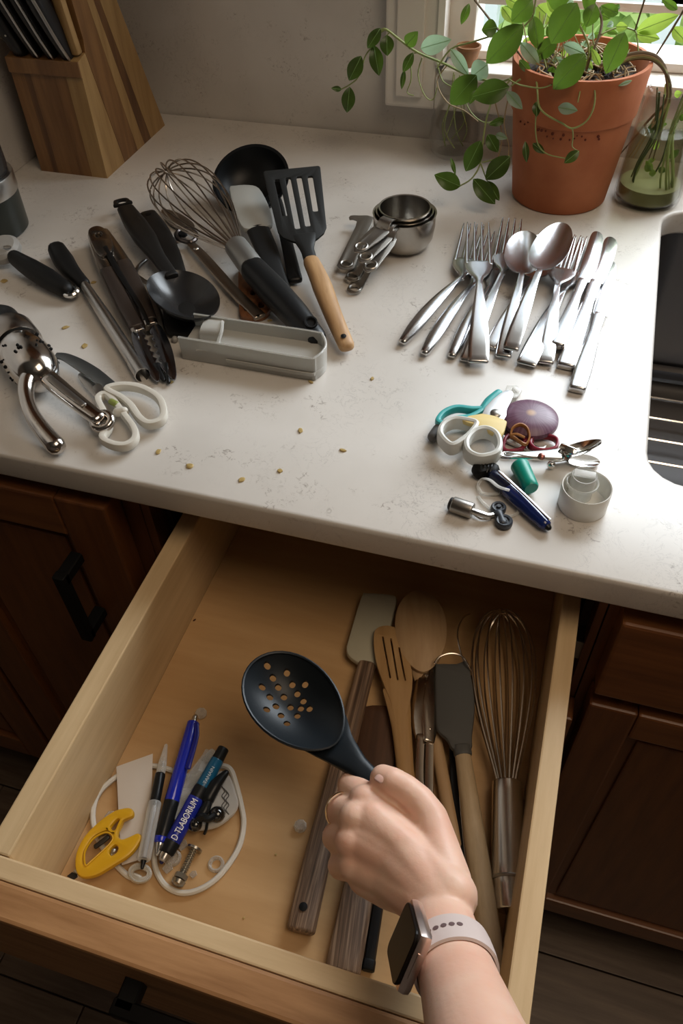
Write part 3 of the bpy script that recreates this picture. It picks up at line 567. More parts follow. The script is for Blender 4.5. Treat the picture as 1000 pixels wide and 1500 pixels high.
# ================================================================== knife block and knives
AC1 = wood('acacia_light', (.27, .155, .055), (.40, .25, .10), 2, 9, .45); AC2 = wood('acacia_mid', (.14, .062, .02), (.25, .125, .043), 2, 9, .45); AC3 = wood('acacia_dark', (.085, .035, .012), (.17, .08, .027), 2, 9, .45)
t = Thing('knife_block', 'slanted knife block of striped light and dark wood', 'knife block', (-.565, .845, CT))
def yz(poly, x0, x1): return [V3((x0, a, b)) for a, b in poly]+[V3((x1, a, b)) for a, b in poly], [tuple(range(len(poly))), tuple(range(len(poly), 2*len(poly)))[::-1]]+[(i, (i+1) % len(poly), len(poly)+(i+1) % len(poly), len(poly)+i) for i in range(len(poly))]
XL, XR = -.607, -.5215
fp = [(.768, CT), (.8108, CT), (.784, 1.0345), (.768, 1.031)]
xs = [XL, XL+.016, XL+.023, XL+.052, XL+.066, XR]
for i, m in enumerate((AC2, AC3, AC2, AC2, AC1)): t.w('front_board', yz(fp, xs[i]+.0001, xs[i+1]-.0001), m, None, False)
t.w('front_lip', box(XL-.0005, XR+.0005, .7655, .7678, 1.016, 1.0312, .0008), AC2, None, False)
for (a0, a1, b0, b1), m in (((.8112, .8438, .775, .792), AC2), ((.844, .862, .7922, .800), AC1), ((.8622, .8795, .8002, .807), AC3), ((.8797, .919, .8072, .8315), AC1)):
    poly = [(a0, CT), (a1, CT), (b1, 1.16), (b0, 1.16)]
    if a0 == .8112: poly = [(a0, CT), (a1, CT), (b1, 1.16), (.775, 1.16), (.7865, 1.046), (.7845, 1.0347)]
    t.w('side_board', yz(poly, XL, XR), m, None, False)
HND = mat('black_knife_handle', (.010, .010, .011), .35)
for i, (x, wd, lab) in enumerate(((-.592, .0085, 'thick all-black knife handle at the left end of the block'), (-.572, .0062, 'black knife with steel spine, second from left in the block'), (-.5545, .0062, 'black knife with steel spine, third from left in the block'), (-.536, .0068, 'black knife with bright steel edge, rightmost in the front row of the block'))):
    z0 = 1.034; t = Thing('kitchen_knife', lab, 'knife', (x, .776, z0)); dx = -.03
    P = [V3((x+dx*u*.3, .7765-.040*u, z0+.10*u)) for u in (0, .2, .5, .8, 1)]
    t.w('handle', sweep(P, [wd*.85, wd, wd*1.08, wd, wd*1.1], [.0085, .0105, .0115, .0105, .012], 12, 3, (0, -1, 0), 3, rnd=.0015), HND)
    if i: t.w('spine', sweep([p+V3((wd*.62, -.0100 if j else -.008, -.002)) for j, p in enumerate(P)], [.0012, .0016, .0016, .0016, .0016], [.0014]*5, 8, 3, (0, -1, 0), 3, rnd=.0006), STEEL)
    else: t.w('rivet', ball(P[1]+V3((.002, -.0108, .0)), .0011), STEEL)
t = Thing('kitchen_knife', 'pale wooden handle standing in the taller back part of the block', 'knife', (-.5285, .779, 1.0348))
t.w('handle', sweep([(-.5285, .7785, 1.036), (-.5295, .775, 1.07), (-.531, .770, 1.13)], .0058, .0050, 12, 3.5, (0, -1, 0), 3, rnd=.001), AC1)
# ================================================================== canister, left edge
cx, cy = -.586, .632
t = Thing('canister', 'dark round canister with a brushed steel band, cut by the left picture edge', 'canister', (cx, cy, CT))
t.p('body', lathe([(.0002, 0), (.038, 0), (.040, .002), (.0405, .040), (.0002, .040)], 44), mat('canister_dark', (.02, .024, .02), .3))
t.p('band', lathe([(.0002, .0402), (.0412, .0402), (.0416, .042), (.0416, .056), (.041, .058), (.0002, .058)], 44), STEEL)
t.p('lid', lathe([(.0002, .0582), (.037, .0582), (.038, .064), (.0375, .082), (.034, .088), (.0002, .089)], 44), mat('canister_lid', (.05, .05, .05), .22, .6))
# ================================================================== utensils on the left of the counter
GH = mat('grey_tool_head', (.34, .33, .31), .4); HB = mat('rubber_black_handle', (.007, .007, .007), .5, spec=.25)
t = Thing('pizza_cutter', 'black handled tool with pale grey rounded head and metal end ring at the left edge', 'utensil', A(0, 372), A(110, 430))
t.w('head', xf(lathe([(.0001, -.0055), (.013, -.0055), (.0165, -.003), (.0165, .003), (.013, .0065), (.0001, .0075)], 28), axisM(A(6, 366, .014), (.0, -.3, 1))), GH)
t.w('emboss', xf(plate([(-.004, -.001), (.001, -.0025), (.005, 0), (.001, .0015)], t=.0006, bev=.0001), axisM(A(10, 361, .0218), (.0, -.3, 1))), STEELD)
t.w('handle', sweep([A(22, 378, .0145), A(40, 390, .013), A(70, 408, .011), A(96, 424, .0095)], [.0068, .0092, .0098, .0072], [.0075, .0090, .0090, .0068], 14, 2.3), HB)
t.w('end_ring', tube([A(104, 427, .0085)+V3((.0058*math.cos(a), .0058*math.sin(a), .001*math.sin(a))) for a in [i*math.pi/6 for i in range(12)]], .0024, 8, 2, True), CHROME)
t = Thing('apple_corer', 'long steel corer tube with black handle beside the tongs', 'corer', A(80, 362), A(215, 560))
t.w('handle', sweep([A(84, 367, .010), A(92, 380, .010), A(105, 398, .009), A(123, 416, .008)], [.0088, .0098, .0078, .0058], [.0085, .0085, .007, .005], 14, 2.6), HB)
P0, P1 = A(122, 414, .008), A(213, 556, .0055); M = frame(P0, P1-P0); Ln = (P1-P0).length
def trough(L_, r0, r1, a0, a1, t_, n=9, m=14, x0=0):
    Vs, Fs = [], []
    for s_ in (0, 1):
        for i in range(m+1):
            u = i/m; r = r0+(r1-r0)*min(1, u*2.2)-t_*s_; aa = a0*(1-u**3) if u > .85 else a0
            for j in range(n+1): th = a0+(a1-a0)*j/n; Vs.append(V3((x0+L_*u, r*math.sin(th), r*(math.cos(th)*-1))))
    q = (m+1)*(n+1); I = lambda s_, i, j: s_*q+i*(n+1)+j
    for i in range(m):
        for j in range(n): Fs += [(I(0, i, j), I(0, i+1, j), I(0, i+1, j+1), I(0, i, j+1)), (I(1, i, j), I(1, i, j+1), I(1, i+1, j+1), I(1, i+1, j))]
        for j in (0, n): Fs.append((I(0, i, j), I(0, i+1, j), I(1, i+1, j), I(1, i, j)))
    for i in (0, m):
        for j in range(n): Fs.append((I(0, i, j), I(0, i, j+1), I(1, i, j+1), I(1, i, j)))
    return Vs, Fs
t.w('trough', xf(trough(Ln*.86, .0042, .0058, math.pi*.45, math.pi*1.55, .0007), M), STEEL)
t.w('cutting_ring', xf(lathe([(.0058, 0), (.0062, .0), (.0065, .020), (.0060, .020), (.0056, 0)], 24, caps=False), M @ Matrix.Translation((Ln*.84, 0, 0)) @ Matrix.Rotation(math.pi/2, 4, 'Y')), STEEL)
# tongs
SMK = mat('smoked_steel', (.36, .33, .30), .25, 1); BI = mat('tong_grip', (.012, .012, .012), .4)
def tongs_claw(P0, P1, side, W=.010, h=.006):
    M = frame(P0, P1-P0); Ln = (P1-P0).length; out = []
    n = 5
    for i in range(n*2+1):
        u = i/(n*2); out.append((Ln*(.12+.62*u), side*((.0006 if i % 2 else .0030))))
    out += [(Ln*.9, side*-.0005), (Ln, side*-.003)]
    out += [(Ln*.98, side*-.0065), (Ln*.8, side*-.0090), (Ln*.5, -side*.0105), (Ln*.2, -side*.0095), (0, -side*.0065), (0, side*-.0005)]
    return xf(plate(out, t=.0016, bev=.0005, smooth=3), M)
t = Thing('tongs', 'closed steel tongs with black grip inserts lying between corer and black spoon', 'tongs', A(142, 342), A(240, 550))
arms = (([(138, 347), (146, 372), (162, 408), (184, 452), (204, 488)], -1), ([(152, 343), (166, 364), (186, 396), (206, 436), (222, 478)], 1))
for px, sd in arms:
    P = [A(x, y, h) for (x, y), h in zip(px, (.010, .011, .011, .011, .010))]
    t.w('arm', sweep(P, [.0060, .0070, .0072, .0068, .0062], [.0055, .0060, .0058, .0052, .0042], 12, 3.5, k=4, rnd=.001), SMK)
    q = [P[1]*.2+P[2]*.8, P[3], P[3]*.15+P[4]*.85]; t.w('grip', sweep([p+V3((0, 0, .0006)) for p in q], [.0076, .0074, .0066], [.0062, .0058, .0048], 12, 3.5, k=3, rnd=.001), mat('grip_brown_black', (.05, .038, .032), .3, .3))
    t.w('rivet', ball(P[4]+V3((.0, -.004, .0045)), .0017), STEEL)
t.w('hinge_cap', wplate([(129, 342), (134, 334), (146, 332), (158, 340), (166, 360), (160, 372), (146, 376), (136, 362)], .0180, .0022, .001, holes=[[(140, 343), (146, 341), (150, 345), (146, 349), (141, 348)]]), SMK)
t.w('spring_slot', sweep([A(154, 362, .0185), A(172, 396, .0175), A(206, 450, .0168), A(217, 474, .0160)], [.0024, .0028, .0022, .0016], .0012, 8, 3), BLKM)
CLW = mat('claw_dark_steel', (.24, .25, .28), .16, 1)
t.w('claw', tongs_claw(A(204, 484, .0125), A(239, 556, .0045), 1), CLW); t.w('claw', tongs_claw(A(222, 478, .0135), A(247, 558, .0050), -1), CLW)
t.w('claw_tip', sweep([A(229, 535, .0060), A(240, 557, .0035)], [.0035, .0018], [.0025, .0015]), BLKS); t.w('claw_tip', sweep([A(243, 535, .0065), A(247, 560, .0038)], [.0030, .0016], [.0025, .0015]), BLKS)
# chrome hand press
CHD = mat('press_chrome', (.60, .57, .54), .14, 1)
t = Thing('hand_press', 'chrome lever press with dark speckled barrel and two long handles at the left edge', 'press', A(20, 500), A(150, 625))
B0, B1 = A(6, 478, .021), A(66, 560, .020); ax = (B1-B0).normalized(); M = axisM(B0, ax); Lb = (B1-B0).length
t.w('barrel', xf(lathe([(.0002, Lb*.42), (.0175, Lb*.42), (.0192, Lb*.46), (.0198, Lb*.62), (.0185, Lb*.80), (.0140, Lb*.93), (.007, Lb*1.0), (.0002, Lb*1.01)], 36), M), CHD)
t.w('collar', xf(lathe([(.0002, Lb*.14), (.0192, Lb*.14), (.0206, Lb*.17), (.0206, Lb*.36), (.0192, Lb*.405), (.0002, Lb*.405)], 36), M), SMK)
t.w('groove', xf(lathe([(.0002, Lb*.400), (.0180, Lb*.400), (.0180, Lb*.425), (.0002, Lb*.425)], 36), M), BLKM)
t.w('cap', xf(lathe([(.0002, -Lb*.18), (.012, -Lb*.18), (.0160, -Lb*.08), (.0168, Lb*.13), (.0002, Lb*.13)], 32), M), BLKS)
for i in range(44):
    a, u = random.uniform(-3.14, 3.14), random.uniform(.50, .76); rr = .0196
    q = M @ V3((rr*math.cos(a), rr*math.sin(a), Lb*u)); t.w('perforation', ball(q, random.uniform(.0008, .0017), 8), BLKM)
t.w('lever', sweep([A(58, 545, .022), A(43, 552, .024), A(38, 575, .021), (A(46, 605, .017)), A(64, 632, .012), A(82, 653, .0085)], [.0068, .0062, .0058, .0060, .0065, .0072], [.006, .006, .0058, .006, .0062, .0068], 14, 2.2, k=6), CHD)
t.w('lever', sweep([A(64, 548, .022), A(95, 575, .019), A(124, 598, .016), A(144, 613, .014)], [.0070, .0072, .0066, .0060], [.0050, .0048, .0045, .0045], 14, 3, k=5), CHD)
t.w('lever_groove', sweep([A(72, 553, .0268), A(98, 574, .0240), A(122, 593, .0210)], [.0028, .0030, .0024], .0008, 8, 3), STEELD)
t.w('end_ring', tube([A(150, 617, .0125)+V3((.0068*math.cos(a), .0062*math.sin(a), .0022*math.sin(a))) for a in [i*math.pi/7 for i in range(14)]], .0032, 10, 2, True), CHD)
# kitchen scissors with white handles
WS = mat('ivory_plastic', (.63, .60, .53), .38)
t = Thing('scissors', 'open kitchen scissors with ivory white handles left of the clear tray', 'scissors', A(165, 600), A(100, 530))
t.w('finger_loop', ring([(157, 572), (180, 566), (208, 570), (232, 584), (240, 603), (236, 617), (218, 622), (204, 613), (192, 596), (178, 584)], .0085, .0030, .0038, 3), WS)
t.w('finger_loop', ring([(144, 586), (154, 579), (165, 586), (180, 606), (196, 628), (198, 644), (184, 654), (164, 652), (150, 642), (160, 625), (152, 604)], .0075, .0028, .0038, 3), WS)
t.w('blade', sweep([A(82, 521, .009), A(98, 524, .009), A(128, 541, .009), A(162, 566, .009)], [.0035, .0055, .0062, .0050], [.0010, .0013, .0016, .0018], 8, 6), mat('blade_grey', (.20, .215, .22), .32, .9))
t.w('blade', wplate([(114, 552), (124, 548), (150, 572), (154, 582), (146, 586), (132, 575)], .0050, .0015), STEEL)
t.w('bolt', wplate([(136, 570), (146, 564), (152, 572), (142, 580)], .0085, .004), STEELD)
t.w('thumb_stop', sweep([A(172, 604, .009), A(182, 603, .009)], .0035, .0040), WS); t.w('green_spacer', sweep([A(163, 588, .010), A(170, 592, .010)], .0028, .0022), mat('olive_plastic', (.22, .26, .06), .4))
# thin bent utensil
t = Thing('wire_tool', 'thin bent steel wire utensil lying between tongs and black spoon', 'utensil', A(205, 400), A(255, 498))
t.w('wire', sweep([A(214, 381, .004), A(203, 390, .004), A(199, 402, .003), A(210, 411, .003), A(222, 420, .003), (A(237, 450, .003)), A(252, 490, .003)], [.0016, .0020, .0022, .0018, .0022, .0026, .0024], .0016, 8, 3, k=5), STEELD)
t.w('loop', sweep([A(215, 414, .0025), A(228, 440, .0025), A(244, 492, .0025)], .0010, .0012, 6), STEELD); t.w('end_cap', ball(A(256, 497, .003), .0030), GH)
# black serving spoon and black turner
def flat_black_handle(t, pts, ws, hs, m, hole=None, name='handle'):
    g = sweep(pts, ws, hs, 16, 3.2, k=5); o = t.w(name, g, m); return o
NB = mat('charcoal_nylon', (.012, .0115, .011), .45, spec=.3); NB2 = mat('charcoal_nylon_bowl', (.020, .020, .021), .24, spec=.5)
t = Thing('turner', 'black nylon turner lying underneath the black serving spoon', 'spatula', A(212, 310), A(262, 480))
flat_black_handle(t, [A(217, 315, .009), A(230, 335, .010), A(248, 372, .009), A(262, 410, .0065)], [.0088, .0108, .0105, .0085], [.0045, .005, .0045, .0035], NB)
t.w('blade', wplate([(246, 405), (275, 402), (288, 440), (284, 488), (262, 492), (244, 488), (238, 450)], .0035, .0028, .001), NB)
t.w('hang_hole', lathe([(.0002, 0), (.0028, 0), (.0030, .0006), (.0002, .0007)], 14, A(217, 314, .0138)), BLKM)
t = Thing('serving_spoon', 'black nylon serving spoon with shiny deep oval bowl', 'serving spoon', A(178, 292), A(290, 470))
P = [A(178, 296, .014), A(190, 315, .016), A(210, 345, .019), A(232, 378, .019), A(252, 405, .018)]
g1 = plate([(p[0], p[1]) for p in [(-.0085, 0), (-.007, -.0068), (0, -.0088), (.006, -.0088), (.006, .0088), (0, .0088), (-.007, .0068)]], [circle(0, 0, .0050, 10)], .0034, .0010)
t.w('handle_end', xf(g1, frame(P[0], P[1]-P[0]) @ Matrix.Translation((.002, 0, 0))), NB)
t.w('handle', sweep([P[0]+(P[1]-P[0])*.52, P[1], P[2], P[3], P[4]], [.0088, .0112, .0112, .0072, .0062], [.0038, .0045, .0048, .0042, .0032], 16, 3, k=5, rnd=.001), NB)
N0, N1 = A(248, 402, .018), A(294, 472, .022); M = frame(N0, N1-N0) @ Matrix.Rotation(-.18, 4, 'X')
t.w('bowl', xf(bowl((N1-N0).length, .0295, .0200, .0018, 30, 22, .88, z0=.004), M), NB2)
t.w('neck', xf(sweep([V3((-.010, 0, -.0012)), V3((.001, 0, -.0012)), V3((.007, 0, -.0052))], [.0064, .0115, .0150], [.003, .0022, .0014], 12, 3, rnd=False), M), NB)
# steel opener with oval ring
t = Thing('bottle_opener', 'long flat steel bar tool with an oval looped head, under the whisk wires', 'opener', A(268, 345), A(380, 466))
t.w('bar', sweep([A(280, 358, .006), A(296, 374, .007), A(340, 424, .007), A(380, 464, .0055)], [.0042, .0052, .0052, .0058], [.0016, .0020, .0020, .0022], 10, 5, rnd=.0016), mat('bar_steel', (.36, .31, .26), .33, 1))
t.w('loop', tube([A(x, y, .007) for x, y in ((258, 343), (264, 337), (276, 336), (286, 341), (287, 349), (279, 355), (268, 353), (260, 349))], .0023, 8, 4, True), mat('loop_dark', (.10, .085, .08), .3, .8))
t.w('hub', lathe([(.0002, 0), (.0045, 0), (.0045, .003), (.0002, .0035)], 16, A(268, 345, .005)), BLKS); t.w('rivet', ball(A(287, 364, .0085), .0030, 10, (1, 1, .5)), STEEL)
t.w('hang_hole', lathe([(.0001, 0), (.0017, 0), (.0001, .0004)], 12, A(378, 462, .0078)), BLKM)
t.w('flat_blade', wplate([(236, 308), (256, 310), (280, 324), (284, 334), (262, 336), (246, 326)], .003, .0012), mat('bar_steel2', (.30, .26, .22), .4, 1))
# ladle
t = Thing('ladle', 'black nylon ladle with round deep bowl, farthest back against the wall', 'ladle', A(364, 245), A(430, 420))
nrm = V3((.02, -.50, .86)).normalized(); M = axisM(A(367, 262, .030)+V3((0, -.0, 0)), nrm); r = .0395
g = lathe([(.0002, -.026), (r*.45, -.0235), (r*.75, -.017), (r*.93, -.008), (r, 0), (r+.0015, .0006), (r*.98-.001, .0002), (r*.91-.001, -.008), (r*.73, -.0155), (r*.44, -.0215), (.0002, -.0237)], 48, caps=False)
LB = mat('ladle_black', (.006, .007, .008), .4, spec=.3)
t.w('bowl', xf(g, M), LB); e0 = M @ V3((.55*r, -.80*r, -.001))
t.w('handle', sweep([e0, A(402, 290, .018), A(415, 335, .010), A(432, 410, .006)], [.0060, .0055, .0060, .0070], [.0028, .003, .003, .0035], 12, 3, k=5), LB)
# grey headed spatula
t = Thing('spatula', 'pale grey scraper head on a dark handle, between whisk and slotted turner', 'spatula', A(365, 300), A(440, 470))
SG = mat('pale_grey_silicone', (.40, .40, .37), .55)
t.w('head', wplate([(336, 280), (345, 275), (365, 274), (380, 279), (392, 300), (399, 322), (396, 333), (378, 336), (358, 338), (346, 318)], .019, .006, .0018), SG)
t.w('handle', sweep([A(377, 335, .018), A(390, 365, .014), A(404, 400, .009), A(420, 440, .006)], [.0112, .0105, .0078, .0070], [.0042, .0040, .0035, .0035], 14, 3.5), mat('slate_handle', (.014, .015, .016), .5, spec=.3))
t = Thing('wooden_piece', 'small dark brown wooden piece with round holes, under the whisk handle', 'wooden piece', A(370, 440))
t.w('plate', wplate([(350, 396), (366, 388), (378, 410), (396, 446), (392, 462), (376, 468), (353, 467), (350, 440)], .0035, .006, .0015, holes=[circle(371, 432, 4, 8), circle(383, 450, 4.5, 8)]), wood('rust_wood', (.10, .03, .008), (.22, .085, .028), 1, 14, .5))
t.w('inlay', wplate([(356, 440), (366, 438), (370, 452), (358, 455)], .0068, .0010), mat('dark_inlay', (.03, .015, .01), .5))
# big whisk
t = Thing('whisk', 'large steel balloon whisk with black handle lying across the counter', 'whisk', A(470, 498), A(250, 235))
C0, C1, C2 = A(346, 361, .024), A(371, 395, .022), A(463, 494, .0125); far = A(246, 254, .038)
WIRE = mat('whisk_wire', (.42, .36, .30), .3, 1)
M = frame(C0, far-C0); Lw = (far-C0).length
def whisk_wires(t, M, Lw, R, n, rw, m, neck=.0055, squash=.85, droop=0):
    for k in range(n):
        a = math.pi*(k+.5)/n; pts = []
        for s in range(25):
            ph = 2*math.pi*s/24; x = Lw*(1-math.cos(ph))/2*(1-.012*(k % 3))
            rr = R*1.18*math.sin(ph)*max(0, math.sin(ph/2))**1.3 + neck*math.cos(ph/2)
            pts.append(V3((x, rr*math.cos(a), rr*math.sin(a)*squash)))
        t.w('wire', xf(tube(pts, rw, 5, 2), M), m)
whisk_wires(t, M, Lw*1.04, .0365, 9, .00085, WIRE, .007, .74)
t.w('collar', sweep([C0, C1], [.0112, .0118], [.0105, .0112], 20, 2, k=3, rnd=.0006), mat('collar_satin', (.42, .42, .40), .4, .9))
t.w('handle', sweep([C1, C1.lerp(C2, .3), C1.lerp(C2, .7), C2], [.0120, .0130, .0122, .0085], [.0115, .0125, .0115, .0075], 20, 2.3, k=4), mat('whisk_handle_black', (.009, .010, .011), .36, spec=.35))
hp = C1.lerp(C2, .93)+V3((0, 0, .0098)); t.w('hang_hole', xf(lathe([(.0002, -.001), (.0028, -.001), (.0044, .0010), (.0056, .0010), (.0060, -.0008)], 18), axisM(hp, (.25, -.35, 1))), BLKM)
# slotted turner with wooden handle
TG = mat('charcoal_turner', (.017, .018, .018), .5, spec=.3)
t = Thing('slotted_turner', 'charcoal slotted turner with a light wooden handle', 'spatula', A(425, 250), A(508, 508))
T0, T1 = A(427, 248, .050), A(447, 352, .026); M = frame(T1, T0-T1); Lt = (T0-T1).length
out = [(-.004, .006), (0, .013), (.006, .0205), (.014, .0240), (.022, .0246), (Lt*.97, .0285), (Lt-.001, .0280), (Lt, .0265), (Lt, -.0265), (Lt-.001, -.0280), (Lt*.97, -.0285), (.022, -.0228), (.014, -.0222), (.006, -.0185), (0, -.012), (-.004, -.006)]
sl = [[(x0+.001, y-.0026), (x1-.001, y*1.1-.0026), (x1, y*1.1-.0016), (x1, y*1.1+.0016), (x1-.001, y*1.1+.0026), (x0+.001, y+.0026), (x0, y+.0016), (x0, y-.0016)] for y, x0, x1 in ((-.0150, .036, Lt*.86), (-.0050, .017, Lt*.87), (.0050, .015, Lt*.87), (.0150, .034, Lt*.86))]
t.w('blade', xf(plate(out, sl, .0026, .0005, smooth=1), M), TG)
t.w('neck', sweep([T1+(T0-T1)*.07, A(449, 362, .024), A(456, 386, .0195)], [.0125, .0062, .0062], [.0020, .0034, .0042], 12, 3, k=4), TG)
OAKH = wood('oak_handle', (.36, .20, .085), (.52, .32, .155), 0, 14, .5)
t.w('handle', sweep([A(456, 384, .0195), A(468, 410, .0175), A(488, 462, .013), A(507, 506, .0085)], [.0076, .0090, .0078, .0068], [.0060, .0068, .0060, .0052], 16, 2.4, k=4), OAKH)
t.w('hang_hole', xf(lathe([(.0001, .0), (.0024, 0), (.0001, .0006)], 14), axisM(A(503, 492, .0155), (.1, -.2, 1))), BLKM)
# clear tray
t = Thing('clear_tray', 'long translucent grey plastic tray lying in front of the whisk handle', 'tray', A(365, 520), A(470, 545))
F0, F1, B1_, B0_ = A(268, 526), A(462, 559), A(474, 520), A(290, 492)
TR = clear('smoky_clear_plastic', (.62, .61, .57), .42, .22)
base = [F0, F0.lerp(F1, .5), F1+V3((0, .002, 0)), F1.lerp(B1_, .22)+V3((.003, 0, 0)), F1.lerp(B1_, .7)+V3((.004, 0, 0)), B1_, B1_.lerp(B0_, .5), B0_]
base2 = [F0, F0.lerp(F1, .45), F0.lerp(F1, .93), F0.lerp(F1, 1).lerp(B1_, .10)+V3((.001, 0, 0)), F1.lerp(B1_, .5)+V3((.006, 0, 0)), F1.lerp(B1_, .9)+V3((.001, 0, 0)), B1_.lerp(B0_, .07), B1_.lerp(B0_, .55), B0_]
t.w('floor_plate', plate([(p.x, p.y) for p in base2], t=.0022, bev=.0005, z=CT+.0105, smooth=1), TR, None, False)
P = crs(base2, 5)
def wallstrip(P, z0, z1, th, lean=0):
    Vs, Fs = [], []; n = len(P)
    for i, p in enumerate(P):
        tt = (P[min(i+1, n-1)]-P[max(i-1, 0)]).normalized(); nn = V3((tt.y, -tt.x, 0))
        for o_, z in ((0, z0), (lean, z1), (lean-th, z1), (-th, z0)): Vs.append(V3((p.x+nn.x*o_, p.y+nn.y*o_, z)))
    for i in range(n-1):
        for j in range(4): Fs.append((i*4+j, i*4+(j+1) % 4, (i+1)*4+(j+1) % 4, (i+1)*4+j))
    Fs += [(0, 1, 2, 3), ((n-1)*4+3, (n-1)*4+2, (n-1)*4+1, (n-1)*4)]; return Vs, Fs
t.w('side_wall', wallstrip(P, CT+.0005, CT+.022, .0014, .001), TR); t.w('rim', tube([p+V3((0, 0, .022)) for p in P], .0011, 6, 1), CLEARP)
t.w('ridge', wallstrip([p+V3((0, -.0022, 0)) for p in P[4:28]], CT+.006, CT+.009, .0010), TR)
c0, c1 = F0.lerp(F1, .20), B0_.lerp(B1_, .17)
t.w('divider', sweep([c0+V3((0, 0, .0125)), c0.lerp(c1, .35)+V3((0, 0, .013)), c0.lerp(c1, .5)+V3((0, 0, .020)), c0.lerp(c1, .95)+V3((0, 0, .020))], .0090, .0009, 8, 6), TR)
t.w('catch', sweep([c0.lerp(c1, .25)+V3((.008, 0, .0150)), c0.lerp(c1, .55)+V3((.010, 0, .021)), c0.lerp(c1, .85)+V3((.008, 0, .022))], .0012, .0018, 8, 3), CLEARP)
# ================================================================== potted plant
TC = mat('terracotta', (.42, .125, .045), .75, var=(.50, .165, .065), vs=28, bump=.1, bs=300)
pc = A(817, 284)
t = Thing('potted_plant', 'trailing leafy plant in a terracotta pot before the window', 'plant', pc)
rb, rt, hp = .0485, .0650, .133
prof = [(.0002, 0), (rb-.002, 0), (rb, .002), (rb+(rt-rb)*.62, hp*.66), (rb+(rt-rb)*.62+.0018, hp*.668), (rt-.0004, hp-.003), (rt-.001, hp), (rt-.0045, hp), (rt-.006, hp-.004), (rt-.012, hp-.022), (.0002, hp-.022)]
t.p('pot', lathe(prof, 72), TC)
SOIL = mat('potting_soil', (.012, .008, .006), .95, var=(.06, .04, .028), vs=160)
def soilgeo(r, z, n=26):
    g = lathe([(.0002, 0)]+[(r*i/n, 0) for i in range(1, n+1)], 40, caps=False)
    rnd = random.Random(3); return ([V3((v.x, v.y, z+rnd.uniform(-.002, .003) if v.xy.length < r*.98 else z-.002)) for v in g[0]], g[1])
o = t.p('soil', soilgeo(rt-.0105, hp-.014), SOIL, sm=False)
rn = random.Random(5)
for i in range(60):     # bark and perlite bits
    a, q = rn.uniform(0, 6.28), rn.uniform(.0, .048); s = rn.uniform(.0015, .0035)
    t.p('bark_chip', xf(box(-s, s, -s*.6, s*.6, -s*.3, s*.4), Matrix.Translation((q*math.cos(a), q*math.sin(a), hp-.011)) @ Matrix.Rotation(rn.uniform(0, 3), 4, (rn.random(), rn.random(), 1))), mat('bark', (.05, .025, .012), .9) if i % 4 else mat('pale_chip', (.42, .34, .22), .9), sm=False)
# row of dark dots stamped on the pot under the rim line
DOT = mat('pot_marks', (.14, .028, .012), .8)
def onpot(px, py, off=.0002):
    d = ray(px, py).normalized(); o = V3((0, 0, CZ)); lo = None
    for i in range(4000):
        p = o+d*(.80+i*.00015); h = p.z-CT; r = (p.xy-pc.xy).length
        if 0 < h < hp and r < rb+(rt-rb)*min(1, h/hp)*1.0+.0006: return p-d*off
    return o+d*1.0
dots = Thing  # (helper name kept free)
gs = []
for x, y, r in [(762, 178, 1.6), (768, 182, 1.4), (773, 179, 1.5), (788, 190, 2.2), (793, 191, 2.2), (799, 192, 1.6), (801, 200, 1.6), (809, 196, 2.4), (810, 203, 1.4), (821, 204, 1.9), (825, 198, 2.2), (834, 205, 1.6), (841, 203, 1.4), (845, 199, 1.2), (852, 200, 1.5), (857, 205, 1.7), (876, 200, 2.4), (877, 204, 1.8)]:
    gs.append(ball(onpot(x, y), r*.00062, 8, (1, .35, 1.1)))
t.w('stamped_mark', join(*gs), DOT)
def leafmat(name, c1, c2, tr):
    m = bpy.data.materials.new(name); m.use_nodes = True; nt = m.node_tree; L = nt.links.new; b = nt.nodes['Principled BSDF']
    tc = nd(nt, 'ShaderNodeTexCoord'); nz = nd(nt, 'ShaderNodeTexNoise'); nz.inputs['Scale'].default_value = 60; L(tc.outputs['Object'], nz.inputs[0])
    r = nd(nt, 'ShaderNodeValToRGB'); r.color_ramp.elements[0].color = (*c1, 1); r.color_ramp.elements[1].color = (*c2, 1); r.color_ramp.elements[0].position = .35; r.color_ramp.elements[1].position = .7; L(nz.outputs[0], r.inputs[0]); L(r.outputs[0], b.inputs['Base Color'])
    b.inputs['Roughness'].default_value = .32; t_ = nd(nt, 'ShaderNodeBsdfTranslucent'); t_.inputs[0].default_value = (*tr, 1); mx = nd(nt, 'ShaderNodeMixShader'); mx.inputs[0].default_value = .42
    L(b.outputs[0], mx.inputs[1]); L(t_.outputs[0], mx.inputs[2]); L(mx.outputs[0], nt.nodes['Material Output'].inputs[0]); MATS[name] = m; return m
LG = leafmat('leaf_green', (.040, .074, .018), (.072, .115, .032), (.12, .22, .02)); LB_ = leafmat('leaf_bright', (.13, .24, .03), (.22, .34, .06), (.40, .56, .08)); LP = leafmat('leaf_pale', (.24, .35, .25), (.40, .50, .40), (.35, .5, .3))
MIDR = mat('leaf_midrib', (.22, .38, .12), .5)
